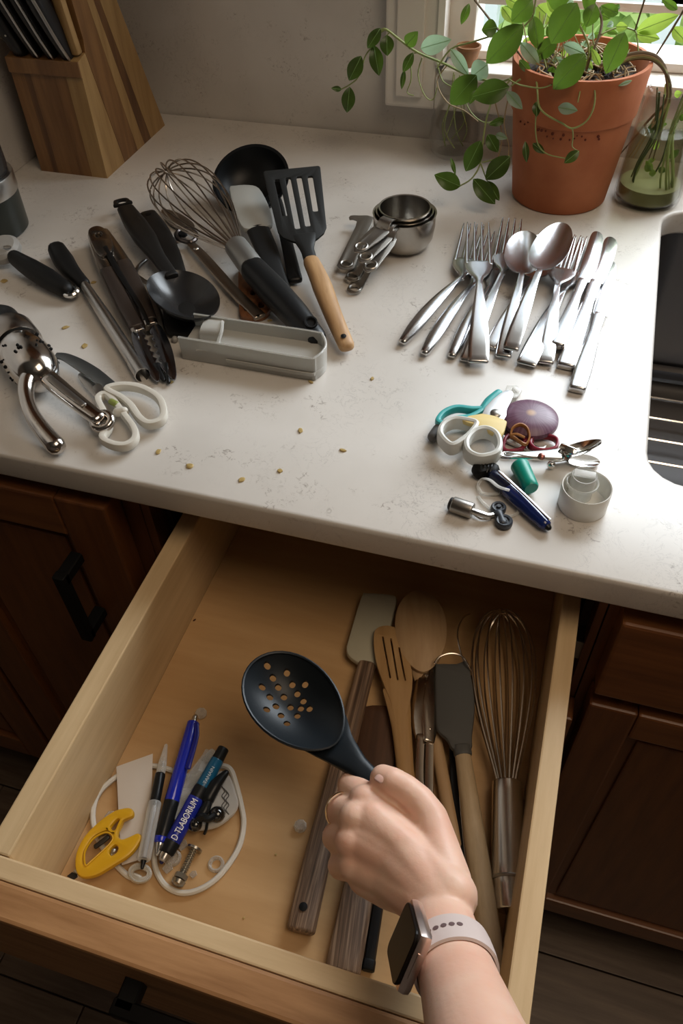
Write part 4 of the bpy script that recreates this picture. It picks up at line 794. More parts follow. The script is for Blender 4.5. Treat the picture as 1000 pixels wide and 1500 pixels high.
def leafgeo(b, tp, wid, curl=.12, fold=.25, up=None):
    b, tp = V3(b), V3(tp); d = tp-b; Ln = d.length; n = up or (V3((0, 0, CZ))-b).normalized(); M = frame(b, d, n)
    Vs, Fs = [], []; N = 12; K = 5; prof = lambda u: (math.sin(math.pi*u**.92))**.80*(1-.05*u)
    for i in range(N+1):
        u = i/N; w_ = wid*prof(min(1, max(0, u))) if 0 < i < N else wid*.02
        for j in range(K):
            v = -1+2*j/(K-1); Vs.append(M @ V3((Ln*u, w_*v, Ln*curl*math.sin(math.pi*u)+abs(v)*w_*fold+ .02*wid*math.sin(9*u+2*v))))
    for i in range(N):
        for j in range(K-1): Fs.append((i*K+j, i*K+j+1, (i+1)*K+j+1, (i+1)*K+j))
    rib = tube([M @ V3((Ln*u, 0, Ln*curl*math.sin(math.pi*u)+.0002)) for u in (0, .25, .5, .75, .97)], .00028, 4, 2)
    return (Vs, Fs), rib
def leaf(x0, y0, x1, y1, w_, Y=.85, m=None, Y2=None, curl=.1):
    b, tp = atY(x0, y0, Y), atY(x1, y1, Y2 if Y2 else Y-.006)
    sc = (V3((0, 0, CZ))-b).length/FPX*1.02
    g, rb_ = leafgeo(b, tp, w_*.5*sc, curl); o = t.w('leaf', g, m or LG, ang=180); t.w('midrib', rb_, MIDR, o)
Yw, Yp, Yf_ = .885, .845, .775
for a in [(557, 41, 538, 71, 15, Yw), (547, 66, 555, 111, 18, Yw), (566, 51, 567, 82, 18, Yw), (529, 82, 511, 118, 20, Yw), (512, 127, 508, 165, 18, Yw), (500, 131, 485, 129, 7, Yw), (595, 66, 612, 46, 17, Yw, LG), (605, 77, 590, 106, 12, Yw), (592, 102, 588, 131, 7, Yw), (616, 71, 661, 58, 22, Yw, LP), (660, 72, 686, 110, 15, Yw-.01, LP), (714, 94, 690, 113, 26, Yw-.02, LP), (698, 110, 660, 153, 32, Yw-.03), (746, 127, 691, 142, 29, .81), (697, 132, 687, 153, 9, .83), (766, 36, 712, 93, 34, .83, LG), (728, 40, 705, 44, 20, .86, LG), (687, 5, 675, 36, 10, .9, LG),
          (780, 0, 749, 32, 26, .84, LG), (781, 23, 789, 73, 20, .84, LG), (845, 4, 807, 64, 38, .82, LG), (816, 54, 784, 88, 20, .84, LG), (857, 79, 810, 131, 32, .785), (825, 65, 857, 79, 14, .80, LP), (915, 47, 887, 108, 28, .80, LG), (932, 46, 994, 22, 20, .86, LB_), (932, 50, 966, 57, 14, .86, LB_), (992, 14, 968, -2, 9, .84, LG), (742, 134, 765, 160, 14, .79, LP), (817, 157, 846, 162, 14, .775, LP), (848, 221, 826, 239, 13, .775), (780, 210, 798, 225, 10, .785), (769, 207, 771, 238, 9, .785), (714, 197, 729, 223, 17, .82), (747, 229, 711, 263, 25, .80), (693, 262, 725, 299, 22, .79), (714, 265, 731, 294, 13, .80), (704, 206, 682, 251, 24, .80), (674, 273, 636, 256, 23, .79), (660, 231, 667, 256, 6, .80), (785, 149, 786, 171, 11, .785), (726, 197, 743, 203, 9, .80, LP), (740, 175, 716, 183, 10, .83), (787, 8, 812, 34, 22, .88, LB_), (802, 0, 838, -8, 26, .84, LG), (740, -4, 768, 12, 14, .88, LB_), (872, 6, 858, 40, 20, .84, LG), (905, 20, 880, 8, 14, .86, LG), (762, 62, 790, 96, 16, .83, LP), (852, 0, 876, -6, 26, .85, LG), (878, 96, 866, 70, 9, .83, LB_), (760, 88, 778, 108, 10, .81, LG), (735, 10, 752, 34, 12, .88, LB_), (820, 12, 800, 0, 16, .87, LB_), (985, 40, 1005, 62, 14, .86, LB_), (925, 118, 905, 126, 5, .8, LP)]:
    leaf(*a)
STM = mat('plant_stem', (.30, .36, .13), .55); STB = mat('woody_stem', (.16, .11, .06), .65); ROOT = mat('pale_roots', (.42, .31, .17), .6)
def stem(pts, r=.0010, m=STM, name='stem'):
    P = [atY(*p) for p in pts]; t.w(name, sweep(P, [r, r, r*.8], [r, r, r*.8], 6, 2, (.3, .1, 1), 4, False), m)
stem([(557, 46, Yw), (565, 43, Yw), (585, 58, Yw), (612, 77, Yw), (650, 93, Yw), (690, 112, .87), (730, 120, .84), (757, 112, .83), (775, 118, .83)], .0013)
stem([(565, 43, Yw), (552, 52, Yw), (545, 68, Yw), (535, 82, Yw), (525, 112, Yw), (512, 124, Yw), (499, 131, Yw)], .0008)
stem([(600, 72, Yw), (596, 66, Yw)], .0006); stem([(612, 77, Yw), (606, 78, Yw)], .0006); stem([(570, 48, Yw), (566, 52, Yw)], .0006)
stem([(720, 148, .83), (712, 175, .81), (706, 215, .80), (702, 243, .795), (690, 262, .79), (674, 272, .79)], .0009)
stem([(706, 238, .80), (722, 234, .80), (747, 228, .80)], .0007); stem([(704, 240, .80), (712, 262, .80), (716, 268, .80)], .0007); stem([(750, 113, .82), (738, 128, .815), (722, 145, .83)], .0009)
stem([(695, 0, .90), (712, 22, .88), (728, 42, .86), (748, 62, .85), (772, 96, .84)], .0011, STB); stem([(640, 100, .88), (660, 72, .88), (690, 62, .87), (728, 50, .86), (745, 44, .85)], .0009)
stem([(768, 38, .83), (780, 24, .83), (783, 8, .83), (786, -12, .83)], .0009); stem([(745, 116, .80), (760, 124, .79), (790, 129, .785), (808, 124, .785)], .0007)
stem([(785, 112, .80), (787, 135, .783), (789, 155, .78), (800, 168, .777), (822, 180, .775), (838, 188, .774), (858, 178, .776), (869, 158, .779), (871, 134, .785), (864, 122, .79)], .0009)
stem([(838, 187, .775), (839, 200, .775), (838, 215, .775), (846, 221, .775)], .0006); stem([(785, 165, .782), (784, 190, .78), (788, 212, .78), (802, 226, .777), (828, 232, .775)], .0006); stem([(762, 116, .80), (748, 126, .80)], .0008); stem([(850, 130, .785), (846, 150, .776)], .0006)
stem([(862, -10, .85), (880, 25, .85), (878, 50, .84), (866, 80, .83), (857, 108, .83)], .0013, STB); stem([(880, 50, .84), (905, 40, .85), (925, 43, .86), (932, 50, .86), (935, 80, .85)], .0009); stem([(946, -8, .86), (930, 44, .86)], .0010, STB); stem([(1004, 10, .86), (992, 30, .86), (960, 82, .85)], .0010, STB)
stem([(845, 30, .83), (862, 68, .83), (858, 100, .83)], .0010); stem([(915, 50, .81), (912, 75, .82), (900, 108, .83)], .0008); stem([(800, 100, .83), (792, 60, .84), (800, 20, .86)], .0009); stem([(880, 118, .80), (862, 126, .79), (840, 124, .785)], .0006)
for i in range(34):
    x = rn.uniform(770, 900); y = rn.uniform(85, 118); x2 = x+rn.uniform(-40, 40); y2 = y-rn.uniform(25, 95)
    stem([(x, y, .845), ((x+x2)/2+rn.uniform(-9, 9), (y+y2)/2, .85), (x2, y2, .86)], rn.uniform(.0004, .0008), (STM, STM, ROOT)[i % 3])
for i in range(46):
    x = rn.uniform(762, 915); y = rn.uniform(-5, 112) if i % 2 else rn.uniform(70, 115); a = rn.uniform(0, 6.28); l_ = rn.uniform(10, 20)
    leaf(x, y, x+l_*math.cos(a), y+l_*math.sin(a)*.9, rn.uniform(6, 11), rn.uniform(.835, .90), rn.choice([LB_, LB_, LG, LG, LP]))
for i in range(30):
    a0 = rn.uniform(0, 6.28); P = []; x, y_ = .04*math.cos(a0), .045*math.sin(a0)
    for k in range(5): P.append(V3((x, y_, hp-.008+rn.uniform(0, .008)))); x += rn.uniform(-.015, .015); y_ += rn.uniform(-.015, .015); q = math.hypot(x, y_); (x, y_) = (x*.05/q, y_*.05/q) if q > .05 else (x, y_)
    t.p('root', tube(P, .0007, 5, 4), ROOT)
for pts in ([(655, 95, .89), (640, 120, .89), (655, 150, .885), (680, 162, .88), (700, 178, .87)], [(618, 84, .89), (612, 110, .89), (622, 140, .885), (634, 146, .885), (640, 128, .885)], [(690, 115, .87), (678, 135, .875), (690, 165, .87), (712, 180, .86), (735, 170, .85)], [(640, 92, .89), (648, 118, .885), (664, 128, .88)], [(600, 80, .89), (602, 115, .89), (596, 135, .89), (606, 140, .89)], [(725, 150, .84), (735, 200, .83), (728, 235, .82)], [(745, 140, .83), (738, 180, .825), (745, 215, .82), (742, 240, .81)]): stem(pts, .0007, ROOT if pts[0][0] % 2 else STM, 'trailing_root')
# root bundle going over the rim into the jar
for i in range(7):
    o1 = rn.uniform(-6, 6); P = [atY(885+rn.uniform(-15, 15), 100+o1, .83), atY(925, 84+o1, .84), atY(955, 85+o1, .845), atY(972, 100+o1*.7, .85), atY(980+o1*.5, 125, .855), atY(978+o1*.8, 150, .858)]
    for k in range(3): P.append(P[5]+V3(((-.004+o1*.0016)*(k+1)*.9, rn.uniform(-.003, .003), -.018*(k+1))))
    t.w('hanging_root', sweep(P, [.0015, .0019, .0017, .0012, .0006], [.0015, .0019, .0017, .0012, .0006], 7, 2, (.3, .2, 1), 4, False), (STB, ROOT, STM)[i % 3])
# ================================================================== glass jar with water and cuttings
jc = A(945, 293)
t = Thing('glass_jar', 'clear glass jar of water with plant cuttings at the right edge', 'jar', jc)
jp = [(.0002, .0), (.028, 0), (.0325, .003), (.0335, .009), (.0325, .030), (.0300, .060), (.0270, .085), (.0250, .100), (.0248, .108), (.0262, .1095), (.0262, .112), (.0248, .113), (.0232, .112), (.0236, .100), (.0256, .085), (.0288, .060), (.0312, .030), (.0320, .010), (.0300, .0055), (.0002, .005)]
t.p('jar', lathe(jp, 56, caps=False), GLASS)
wm = bpy.data.materials.new('jar_water'); wm.use_nodes = True; nt = wm.node_tree; b = nt.nodes['Principled BSDF']; b.inputs['Base Color'].default_value = (.42, .45, .25, 1); b.inputs['Roughness'].default_value = .05
tr = nd(nt, 'ShaderNodeBsdfTransparent'); tr.inputs[0].default_value = (.88, .90, .78, 1); mx = nd(nt, 'ShaderNodeMixShader'); mx.inputs[0].default_value = .10; nt.links.new(tr.outputs[0], mx.inputs[1]); nt.links.new(b.outputs[0], mx.inputs[2]); nt.links.new(mx.outputs[0], nt.nodes['Material Output'].inputs[0])
t.p('water', lathe([(.0002, .0056), (.0298, .006), (.0314, .0105), (.0306, .030), (.0282, .060), (.0266, .072), (.0002, .072)], 48), wm)
t.p('sediment', lathe([(.0002, .0058), (.0285, .0062), (.0305, .0105), (.0300, .020), (.0002, .020)], 40), clear('olive_sediment', (.62, .60, .34), .22, .3))
for i in range(11):
    a = rn.uniform(0, 6.28); a2 = a+rn.uniform(-.8, .8); r0 = .016; r1 = rn.uniform(.012, .026)
    t.p('cutting_stem', tube([(r0*math.cos(a), r0*math.sin(a), .108), (.6*r0*math.cos(a), .6*r0*math.sin(a), .07), (r1*.9*math.cos(a2), r1*.9*math.sin(a2), .034), (r1*math.cos(a2+.3), r1*math.sin(a2+.3), .012)], rn.uniform(.0006, .0014), 6, 4), (STM, mat('dark_cutting', (.06, .09, .03), .6), STM)[i % 3])
for i in range(12):
    a = rn.uniform(0, 6.28); z = rn.uniform(.02, .1); r_ = .012; p = jc+V3((r_*math.cos(a), r_*math.sin(a), z)); d = V3((rn.uniform(-.011, .011), rn.uniform(-.004, .004), rn.uniform(-.003, .012)))
    g, rb_ = leafgeo(p, p+d, .0035, .1); t.w('cutting_leaf', g, (LB_, LG)[i % 2], ang=180)
# ================================================================== small glass bottle and brown pot behind the leaves
q = V3((-.155, .922, CT))
t = Thing('glass_vase', 'small empty clear glass vase behind the trailing leaves, under the window', 'vase', q)
t.p('vase', lathe([(.0002, .0), (.022, 0), (.026, .004), (.0285, .020), (.0270, .038), (.0205, .052), (.0180, .060), (.0195, .066), (.0215, .068), (.0205, .069), (.0185, .067), (.0168, .060), (.0190, .052), (.0255, .038), (.0270, .020), (.0245, .006), (.0002, .004)], 40, caps=False), GLASS)
for i in range(6):
    a = i; t.p('root', tube([(.006*math.cos(a), .006*math.sin(a), .085), (.008*math.cos(a+.5), .008*math.sin(a+.5), .055), (.015*math.cos(a+1), .015*math.sin(a+1), .030), (.012*math.cos(a+2), .012*math.sin(a+2), .010)], .0006, 5, 4), STM)
sp = atY(683, 80, .932); sp.z = .9965
single('sill_pot', xf(lathe([(.0002, 0), (.009, 0), (.0125, .016), (.0135, .0165), (.0135, .0195), (.0115, .0195), (.0105, .014), (.0002, .014)], 28), Matrix.Translation((sp.x, .944, .9965))), mat('brown_clay', (.30, .15, .07), .7), 'tiny brown clay pot on the window sill behind the leaves', 'pot', org=(sp.x, .944, .9965))
# ================================================================== utensils in the drawer
WALN = wood('striped_wenge', (.05, .027, .015), (.34, .23, .15), 0, 9, .5, c3=(.15, .09, .055), k=60)
BEECH = wood('beech_handle', (.36, .26, .145), (.48, .36, .22), 0, 30, .6, k=6); BEECHS = wood('beech_spoon', (.40, .25, .125), (.48, .32, .17), 0, 14, .55); ACW = wood('acacia_spoon', (.36, .20, .075), (.46, .28, .12), 0, 12, .5); DKW = wood('dark_walnut', (.045, .020, .010), (.10, .045, .022), 0, 12, .45)
SAGE = mat('sage_silicone', (.42, .39, .29), .55)
t = Thing('spatula', 'sage beige silicone spatula with a long striped dark wood handle and hanging hole', 'spatula', D(440, 1365), D(540, 960))
t.w('head', dplate([(529, 876), (538, 871), (570, 873), (581, 880), (574, 915), (560, 965), (552, 977), (530, 976), (513, 966), (507, 955), (510, 938)], .0085, .0065, .0024), SAGE)
H = [D(537, 975, .0085), D(520, 1040, .0085), D(490, 1160, .008), D(462, 1270, .007), D(441, 1360, .006)]
t.w('handle', sweep(H, [.0068, .0072, .0080, .0088, .0090], [.0048, .0052, .0055, .0055, .0050], 14, 3.2, k=4, rnd=.0025), WALN)
t.w('hang_hole', lathe([(.0001, 0), (.0027, 0), (.0001, .0005)], 16, D(444, 1328, .0120)), BLKM)
t = Thing('wooden_turner', 'striped dark wood handled turner with a dark walnut blade, partly under the hand', 'spatula', D(505, 1400), D(552, 1040))
t.w('blade', dplate([(531, 1050), (536, 1036), (568, 1036), (575, 1050), (578, 1100), (574, 1160), (550, 1190), (520, 1170), (515, 1120)], .0055, .005, .0015), DKW)
t.w('handle', sweep([D(548, 1170, .0055), D(535, 1250, .006), D(520, 1330, .0065), D(502, 1420, .006)], [.0080, .0092, .0102, .0108], [.0035, .0045, .0055, .0055], 14, 3.2, k=4, rnd=.002), WALN)
t = Thing('black_utensil', 'thin black rod handle lying beside the striped turner handle', 'utensil', D(540, 1420), D(572, 1180))
t.w('handle', sweep([D(574, 1150, .004), D(560, 1280, .004), D(541, 1408, .004)], .0036, .0035, 10, 3, k=4, rnd=.001), BLKS); t.w('end_cap', sweep([D(541, 1408, .004), D(539, 1420, .004)], [.0040, .0040], .0038, 10, 3, k=1, rnd=.001), BLKM)
t = Thing('wooden_fork', 'light wooden spatula with three long cut slots in its head', 'wooden spoon', D(590, 1180), D(575, 930))
def fplate(): 
    out = [(547, 935), (552, 922), (566, 918), (580, 922), (590, 936), (601, 975), (604, 1000), (600, 1030), (592, 1060), (580, 1062), (572, 1030), (560, 1000), (550, 968)]
    hl = [[(x0, y0), (x0+2.2, y0), (x1+2.2, y1), (x1+1.1, y1+1.5), (x1, y1)] for x0, y0, x1, y1 in ((559, 934, 570, 994), (571, 937, 581, 997), (583, 950, 592, 998))]
    return dplate(out, .016, .004, .0005, hl, smooth=3, hs=1)
t.w('head', fplate(), ACW)
t.w('handle', sweep([D(580, 1010, .0155), D(586, 1050, .0150), D(592, 1110, .0135), D(597, 1180, .012), D(600, 1260, .010)], [.0100, .0070, .0060, .0066, .0070], [.0022, .0035, .0045, .0048, .0048], 14, 2.6, k=4), ACW)
t = Thing('wooden_spoon', 'pale wooden spoon with round bowl at the back of the drawer', 'wooden spoon', D(640, 1150), D(614, 880))
S0, S1 = D(619, 990, .012), D(613, 871, .013); M = frame(S0, S1-S0) @ Matrix.Rotation(math.pi, 4, 'X')
t.w('bowl', xf(bowl((S1-S0).length, .0200, .0060, .0028, 24, 16, 1.15, z0=-.003), M), BEECHS)
t.w('handle', sweep([D(618, 962, .0125), D(621, 990, .011), D(632, 1050, .008), D(650, 1150, .006), D(668, 1240, .0055)], [.0110, .0055, .0045, .0048, .0050], [.003, .0038, .0040, .0042, .0042], 12, 2.3, k=4), BEECHS)
# steel tongs in the drawer
t = Thing('tongs', 'scalloped steel tongs lying in the drawer between wooden spoon and grey spatula', 'tongs', D(622, 1250), D(620, 980))
CL2 = mat('drawer_tong_steel', (.58, .52, .45), .2, 1)
def scallop(px, lift, sd, m):
    P = [D(x, y, lift) for x, y in px]; g = sweep(P, [.0020, .0052, .0066, .0060, .0042], [.0010, .0015, .0018, .0018, .0016], 12, 3, k=5, up=(sd*.35, 0, 1)); t.w('claw', g, m)
scallop([(627, 976), (618, 995), (613, 1025), (613, 1060), (617, 1085)], .013, -1, CL2); scallop([(633, 976), (633, 1000), (632, 1030), (630, 1060), (628, 1085)], .016, 1, CL2)
for i in range(7):
    y = 990+i*13; t.w('tooth', ball(D(626+.4*i, y, .0165), .0021, 8, (1.1, .8, .7)), CL2)
for px, w_ in (([(616, 1080), (614, 1130), (615, 1190), (618, 1260)], .0034), ([(629, 1080), (628, 1130), (628, 1190), (630, 1260)], .0034)):
    t.w('arm', sweep([D(x, y, .011) for x, y in px], w_, .0045, 10, 4, k=4, rnd=.001), CL2)
t.w('arm_core', sweep([D(622, 1085, .010), D(621, 1140, .010), D(624, 1255, .010)], .0028, .0015, 8, 4, k=3), BLKM)
# grey spatula with beech handle
t = Thing('spatula', 'dark grey silicone spatula with a pale beech handle, right of the hand', 'spatula', D(715, 1420), D(668, 990))
t.w('head', dplate([(637, 980), (641, 974), (668, 974), (682, 969), (688, 985), (693, 1010), (695, 1040), (691, 1080), (690, 1098), (674, 1103), (661, 1098), (654, 1085), (641, 1072), (638, 1050)], .0165, .006, .0022), GREYS)
t.w('socket', sweep([D(676, 1094, .0165), D(678, 1106, .0160)], [.0064, .0062], [.0048, .0054], 14, 2.6, k=3, rnd=.001), GREYS)
t.w('handle', sweep([D(677, 1102, .0160), D(684, 1150, .0150), D(697, 1240, .0125), D(711, 1330, .010), D(724, 1432, .008)], [.0054, .0064, .0072, .0074, .0068], [.0050, .0058, .0064, .0064, .0058], 14, 2.2, k=4, rnd=.002), BEECH)
t = Thing('ladle', 'dark handled steel utensil lying beneath the beech spatula handle', 'ladle', D(690, 1330), D(668, 1110))
t.w('handle', sweep([D(666, 1095, .0055), D(668, 1150, .0055), D(676, 1240, .0055), D(690, 1330, .0055)], [.0040, .0045, .0050, .0060], [.0030, .0030, .0035, .0040], 10, 3, k=4), BLKS)
t.w('edge_strip', sweep([D(673, 1150, .0075), D(681, 1240, .0080), D(694, 1325, .0085)], [.0014, .0018, .0020], .0010, 8, 3, k=4), CL2)
# drawer whisk
t = Thing('whisk', 'long slim steel whisk with brushed tubular handle along the right drawer side', 'whisk', D(750, 1335), D(742, 900))
C0, C1, C2, Fz = D(742, 1148, .0145), D(747, 1288, .0125), D(749, 1332, .0120), D(735, 893, .020)
W2 = mat('drawer_whisk_wire', (.72, .64, .55), .25, 1); M = frame(C0, Fz-C0)
whisk_wires(t, M, (Fz-C0).length, .0238, 8, .00075, W2, .0062, .58)
HS = mat('whisk_tube_steel', (.58, .53, .48), .26, 1)
t.w('handle', sweep([C0, C0.lerp(C1, .5), C1], [.0098, .0108, .0112], [.0095, .0105, .0108], 24, 2, k=3, rnd=.0008), HS)
t.w('seam_ring', xf(lathe([(.0002, -.0008), (.0114, -.0008), (.0118, 0), (.0114, .0008), (.0002, .0008)], 28), axisM(C1, C2-C1)), STEELD)
t.w('end_cap', sweep([C1, C2], [.0108, .0095], [.0106, .0094], 24, 2, k=3, rnd=.0012), HS); t.w('end_button', ball(C2+(C2-C1).normalized()*.002, .0016), STEELD)
t = Thing('wire_loop_tool', 'thin steel wire loops of another utensil beside the slim whisk', 'utensil', D(705, 1060), D(680, 920))
t.w('wire', tube([D(x, y, h) for x, y, h in ((712, 1075, .004), (697, 1030, .006), (684, 985, .010), (673, 950, .014), (670, 925, .016), (678, 905, .016), (688, 899, .014))], .0007, 6, 5), W2)
t.w('wire', tube([D(x, y, h) for x, y, h in ((636, 972, .024), (644, 962, .025), (660, 957, .025), (676, 961, .024), (686, 975, .023), (692, 990, .014))], .0007, 6, 5), W2)
# ================================================================== odds and ends, front left of the drawer
CW = mat('white_cable', (.66, .63, .57), .4)
t = Thing('white_cable', 'white cable coiled in two loops under the pens', 'cable', D(250, 1290))
t.w('cord', tube([D(x, y, h) for x, y, h in ((203, 1288, .002), (186, 1282, .002), (163, 1258, .002), (143, 1228, .002), (136, 1195, .0025), (143, 1165, .003), (165, 1142, .003), (190, 1128, .003), (222, 1122, .003), (250, 1128, .003), (280, 1138, .003), (305, 1128, .004), (325, 1122, .008), (338, 1128, .009), (346, 1150, .006), (353, 1178, .003), (357, 1205, .002), (352, 1235, .002), (338, 1262, .002), (316, 1288, .002), (290, 1304, .002), (265, 1308, .002), (243, 1298, .002), (230, 1278, .002), (226, 1258, .002), (228, 1236, .002))], .0019, 8, 5), CW)
t.w('plug', sweep([D(203, 1288, .003), D(196, 1285, .0028)], .0028, .0024, 10, 3, k=2), WHITEP)
g = xf(([V3(v) for v in dplate([(172, 1126), (225, 1107), (224, 1150), (222, 1180), (205, 1262), (180, 1270), (176, 1210)], .0022, .0004, .0001, smooth=1)[0]], dplate([(172, 1126), (225, 1107), (224, 1150), (222, 1180), (205, 1262), (180, 1270), (176, 1210)], .0022, .0004, .0001, smooth=1)[1]), Matrix.Translation((0, 0, .0032)))
single('paper_card', g, mat('paper', (.62, .56, .50), .8), 'blank off-white paper card under the yellow tool and pens', 'card')
YL = mat('yellow_plastic', (.62, .34, .010), .32)
def c3(pts): return [(x/3.3333+80, y/3.3333+1010) for x, y in pts]
t = Thing('yellow_cutter', 'yellow plastic cutting tool with cutouts and a blade in one end', 'cutter', D(115, 1285), D(195, 1190))
body = c3([(335, 585), (368, 582), (388, 598), (384, 625), (350, 640), (332, 655), (312, 712), (330, 735), (370, 722), (408, 706), (428, 722), (418, 752), (372, 812), (296, 862), (206, 914), (135, 922), (105, 885), (108, 805), (150, 720), (222, 648), (290, 600)])
hl = [c3([(242, 700), (268, 698), (284, 718), (272, 752), (222, 800), (178, 838), (152, 858), (146, 830), (152, 790), (190, 730)]), c3([(272, 792), (298, 766), (312, 778), (304, 800), (280, 814)]), c3([(276, 678), (308, 640), (320, 648), (296, 690)])]
t.w('body', dplate(body, .011, .0055, .0018, hl, smooth=3), YL)
t.w('blade', dplate(c3([(60, 912), (86, 892), (110, 900), (112, 916), (92, 930)]), .009, .0012, .0003, smooth=1), mat('dark_blade', (.04, .04, .04), .3, .8)); t.w('blade_holder', dplate(c3([(92, 890), (140, 845), (158, 850), (118, 908)]), .0112, .0030, .0006, smooth=1), mat('holder_grey', (.35, .32, .25), .4, .6))
t.w('thumb_wheel', xf(lathe([(.0001, 0), (.0030, 0), (.0034, .001), (.0034, .0025), (.0001, .003)], 12), Matrix.Translation(D(153, 1228, .0065))), STEELD); t.w('lever', sweep([D(140, 1240, .0085), D(151, 1232, .010), D(158, 1226, .0105)], .0016, .0012, 8, 3), mat('dark_lever', (.03, .025, .02), .4))
t.w('screw', ball(D(166, 1246, .0130), .0016, 8, (1, 1, .6)), STEELD); t.w('rim_edge', tube([D(x, y, .0140) for x, y in c3([(150, 858), (148, 790), (190, 728), (250, 698), (282, 716), (270, 752), (178, 838)])], .0006, 5, 4, True), YL)
BLUE = mat('royal_blue_plastic', (.012, .025, .42), .2, coat=.5)
def penlike(name, lab, cat, a, b, ha, hb, secs, extra=None):
    t = Thing(name, lab, cat, D(*a), D(*b)); P0, P1 = D(a[0], a[1], ha), D(b[0], b[1], hb); d = P1-P0
    for nm, u0, u1, r0, r1, m in secs: t.w(nm, sweep([P0+d*u0, P0+d*u1], [r0, r1], [r0, r1], 18, 2, k=3, rnd=min(.0012, r1*.6)), m)
    return t, P0, d
t, P0, d = penlike('pen', 'clear barrelled pen with a black grip, leftmost of the pens', 'pen', (243, 1092), (208, 1272), .009, .012, [('clear_cap', 0, .16, .0012, .0030, CLEARP), ('clear_neck', .16, .26, .0030, .0032, CLEARP), ('grip', .26, .50, .0036, .0036, BLKS), ('clear_barrel', .50, .93, .0046, .0044, CLEARP), ('ink_tube', .52, .92, .0015, .0015, mat('ink_tube', (.35, .34, .36), .3)), ('tip', .93, 1.0, .0022, .0010, BLKS)])
t, P0, d = penlike('pen', 'bright royal blue ballpoint pen with black grip and clip', 'pen', (283, 1060), (230, 1252), .014, .009, [('barrel', 0, .62, .0046, .0052, BLUE), ('grip', .62, .88, .0052, .0048, BLKS), ('ring', .88, .91, .0048, .0044, BLUE), ('tip', .91, 1.0, .0036, .0012, CHROME), ('button', -.06, 0, .0020, .0024, STEEL)])
t.w('clip', sweep([P0+d*.01+V3((.0035, 0, .004)), P0+d*.12+V3((.0062, 0, .004)), P0+d*.36+V3((.0058, 0, .0035))], [.0016, .0018, .0020], .0012, 8, 3), mat('deep_blue', (.008, .012, .22), .3))
DB = mat('deep_navy_barrel', (.012, .022, .25), .28)
t, P0, d = penlike('marker_pen', 'blue marker pen with white lettering and a black tipped teal cap', 'marker', (326, 1099), (237, 1262), .016, .008, [('cap_end', -.01, .10, .0040, .0044, BLKP), ('cap', .10, .36, .0046, .0050, mat('teal_blue', (.008, .10, .20), .3)), ('black_ring', .36, .46, .0054, .0054, BLKP), ('barrel', .46, .84, .0056, .0054, DB), ('collar', .84, .92, .0056, .0050, BLKP), ('nib_holder', .92, .985, .0036, .0032, STEEL), ('nib', .985, 1.01, .0022, .0012, mat('blue_ink', (.01, .01, .08), .5))])
dn = d.normalized(); nrm = (V3((0, 0, CZ))-P0).normalized(); nrm = (nrm-dn*nrm.dot(dn)).normalized()
for body, u, sz, off in (('D TLABORIUM', .825, .0072, .0057), ):
    M = frame(P0+d*u+nrm*off, -dn, nrm); o = t.w('lettering', xf(text(body, .0066), M), mat('print_white', (.80, .80, .82), .5), sm=False)
    g = text(body, .0066); L_ = max(v.x for v in g[0]); k = (d.length*.35)/L_; M2 = M @ Matrix.Diagonal((k, .95, 1, 1)); o.data.clear_geometry(); bpy.data.objects.remove(o)
    t.w('lettering', xf(g, M2), MATS['print_white'], sm=False)
M = frame(P0+d*.33+nrm*.0050, -dn, nrm); g = text('TANAIN', .0034); t.w('small_lettering', xf(g, M), mat('print_pale', (.45, .55, .62), .5), sm=False)
# earbuds and plastic pouch
t = Thing('earbuds', 'pair of shiny black earbuds with tangled black wire', 'earbuds', D(300, 1200))
for (x, y, r) in ((286, 1208, .0048), (318, 1193, .0056)):
    t.w('bud', ball(D(x, y, .010), r, 16, (1, 1, .9)), mat('gloss_black', (.008, .008, .008), .08, coat=1)); 
t.w('wire', tube([D(x, y, h) for x, y, h in ((286, 1206, .011), (296, 1196, .014), (304, 1200, .014), (312, 1196, .013), (318, 1190, .012))], .0024, 8, 5), BLKS)
t.w('wire', tube([D(x, y, h) for x, y, h in ((304, 1202, .012), (302, 1215, .009), (299, 1222, .007))], .0010, 6, 5), BLKS)
t.w('stalk', sweep([D(303, 1170, .012), D(315, 1150, .014), D(331, 1132, .014)], [.0052, .0045, .0022], [.004, .0035, .002], 12, 2.2), BLKS)
t.w('stalk', sweep([D(292, 1200, .011), D(300, 1186, .012), (D(306, 1172, .012))], [.0030, .0036, .0030], .003, 10), BLKS)
POUCH = clear('milky_pouch', (.72, .69, .64), .50, .4)
t = Thing('plastic_pouch', 'milky plastic pouch with dark squiggle print beneath the earbuds', 'pouch', D(325, 1180))
t.w('pouch', xf(dplate([(300, 1152), (318, 1132), (335, 1133), (345, 1160), (349, 1180), (340, 1196), (318, 1212), (290, 1217), (272, 1212), (278, 1180)], .0065, .0042, .0018, smooth=3), Matrix()), POUCH)
for i in range(3):
    t.w('squiggle', tube([D(327+3*i+(3 if k % 2 else -3)*.7, 1152+7*k+i*3, .0088) for k in range(6)], .0004, 5, 4), mat('dark_print', (.08, .07, .06), .6))
t = Thing('clear_wrapper', 'crumpled clear film strip between the blue pen and the marker', 'wrapper', D(285, 1150))
rn2 = random.Random(11)
for i in range(3):
    P = [D(305-9*k+rn2.uniform(-3, 3)+i*4, 1098+17*k, .005+rn2.uniform(0, .004)) for k in range(7)]
    t.w('film', sweep(P, [.0018, .004, .0045, .005, .0048, .004, .002], .0003, 8, 3, (rn2.uniform(-.4, .4), rn2.uniform(-.4, .4), 1), 4, False), CLEARP)
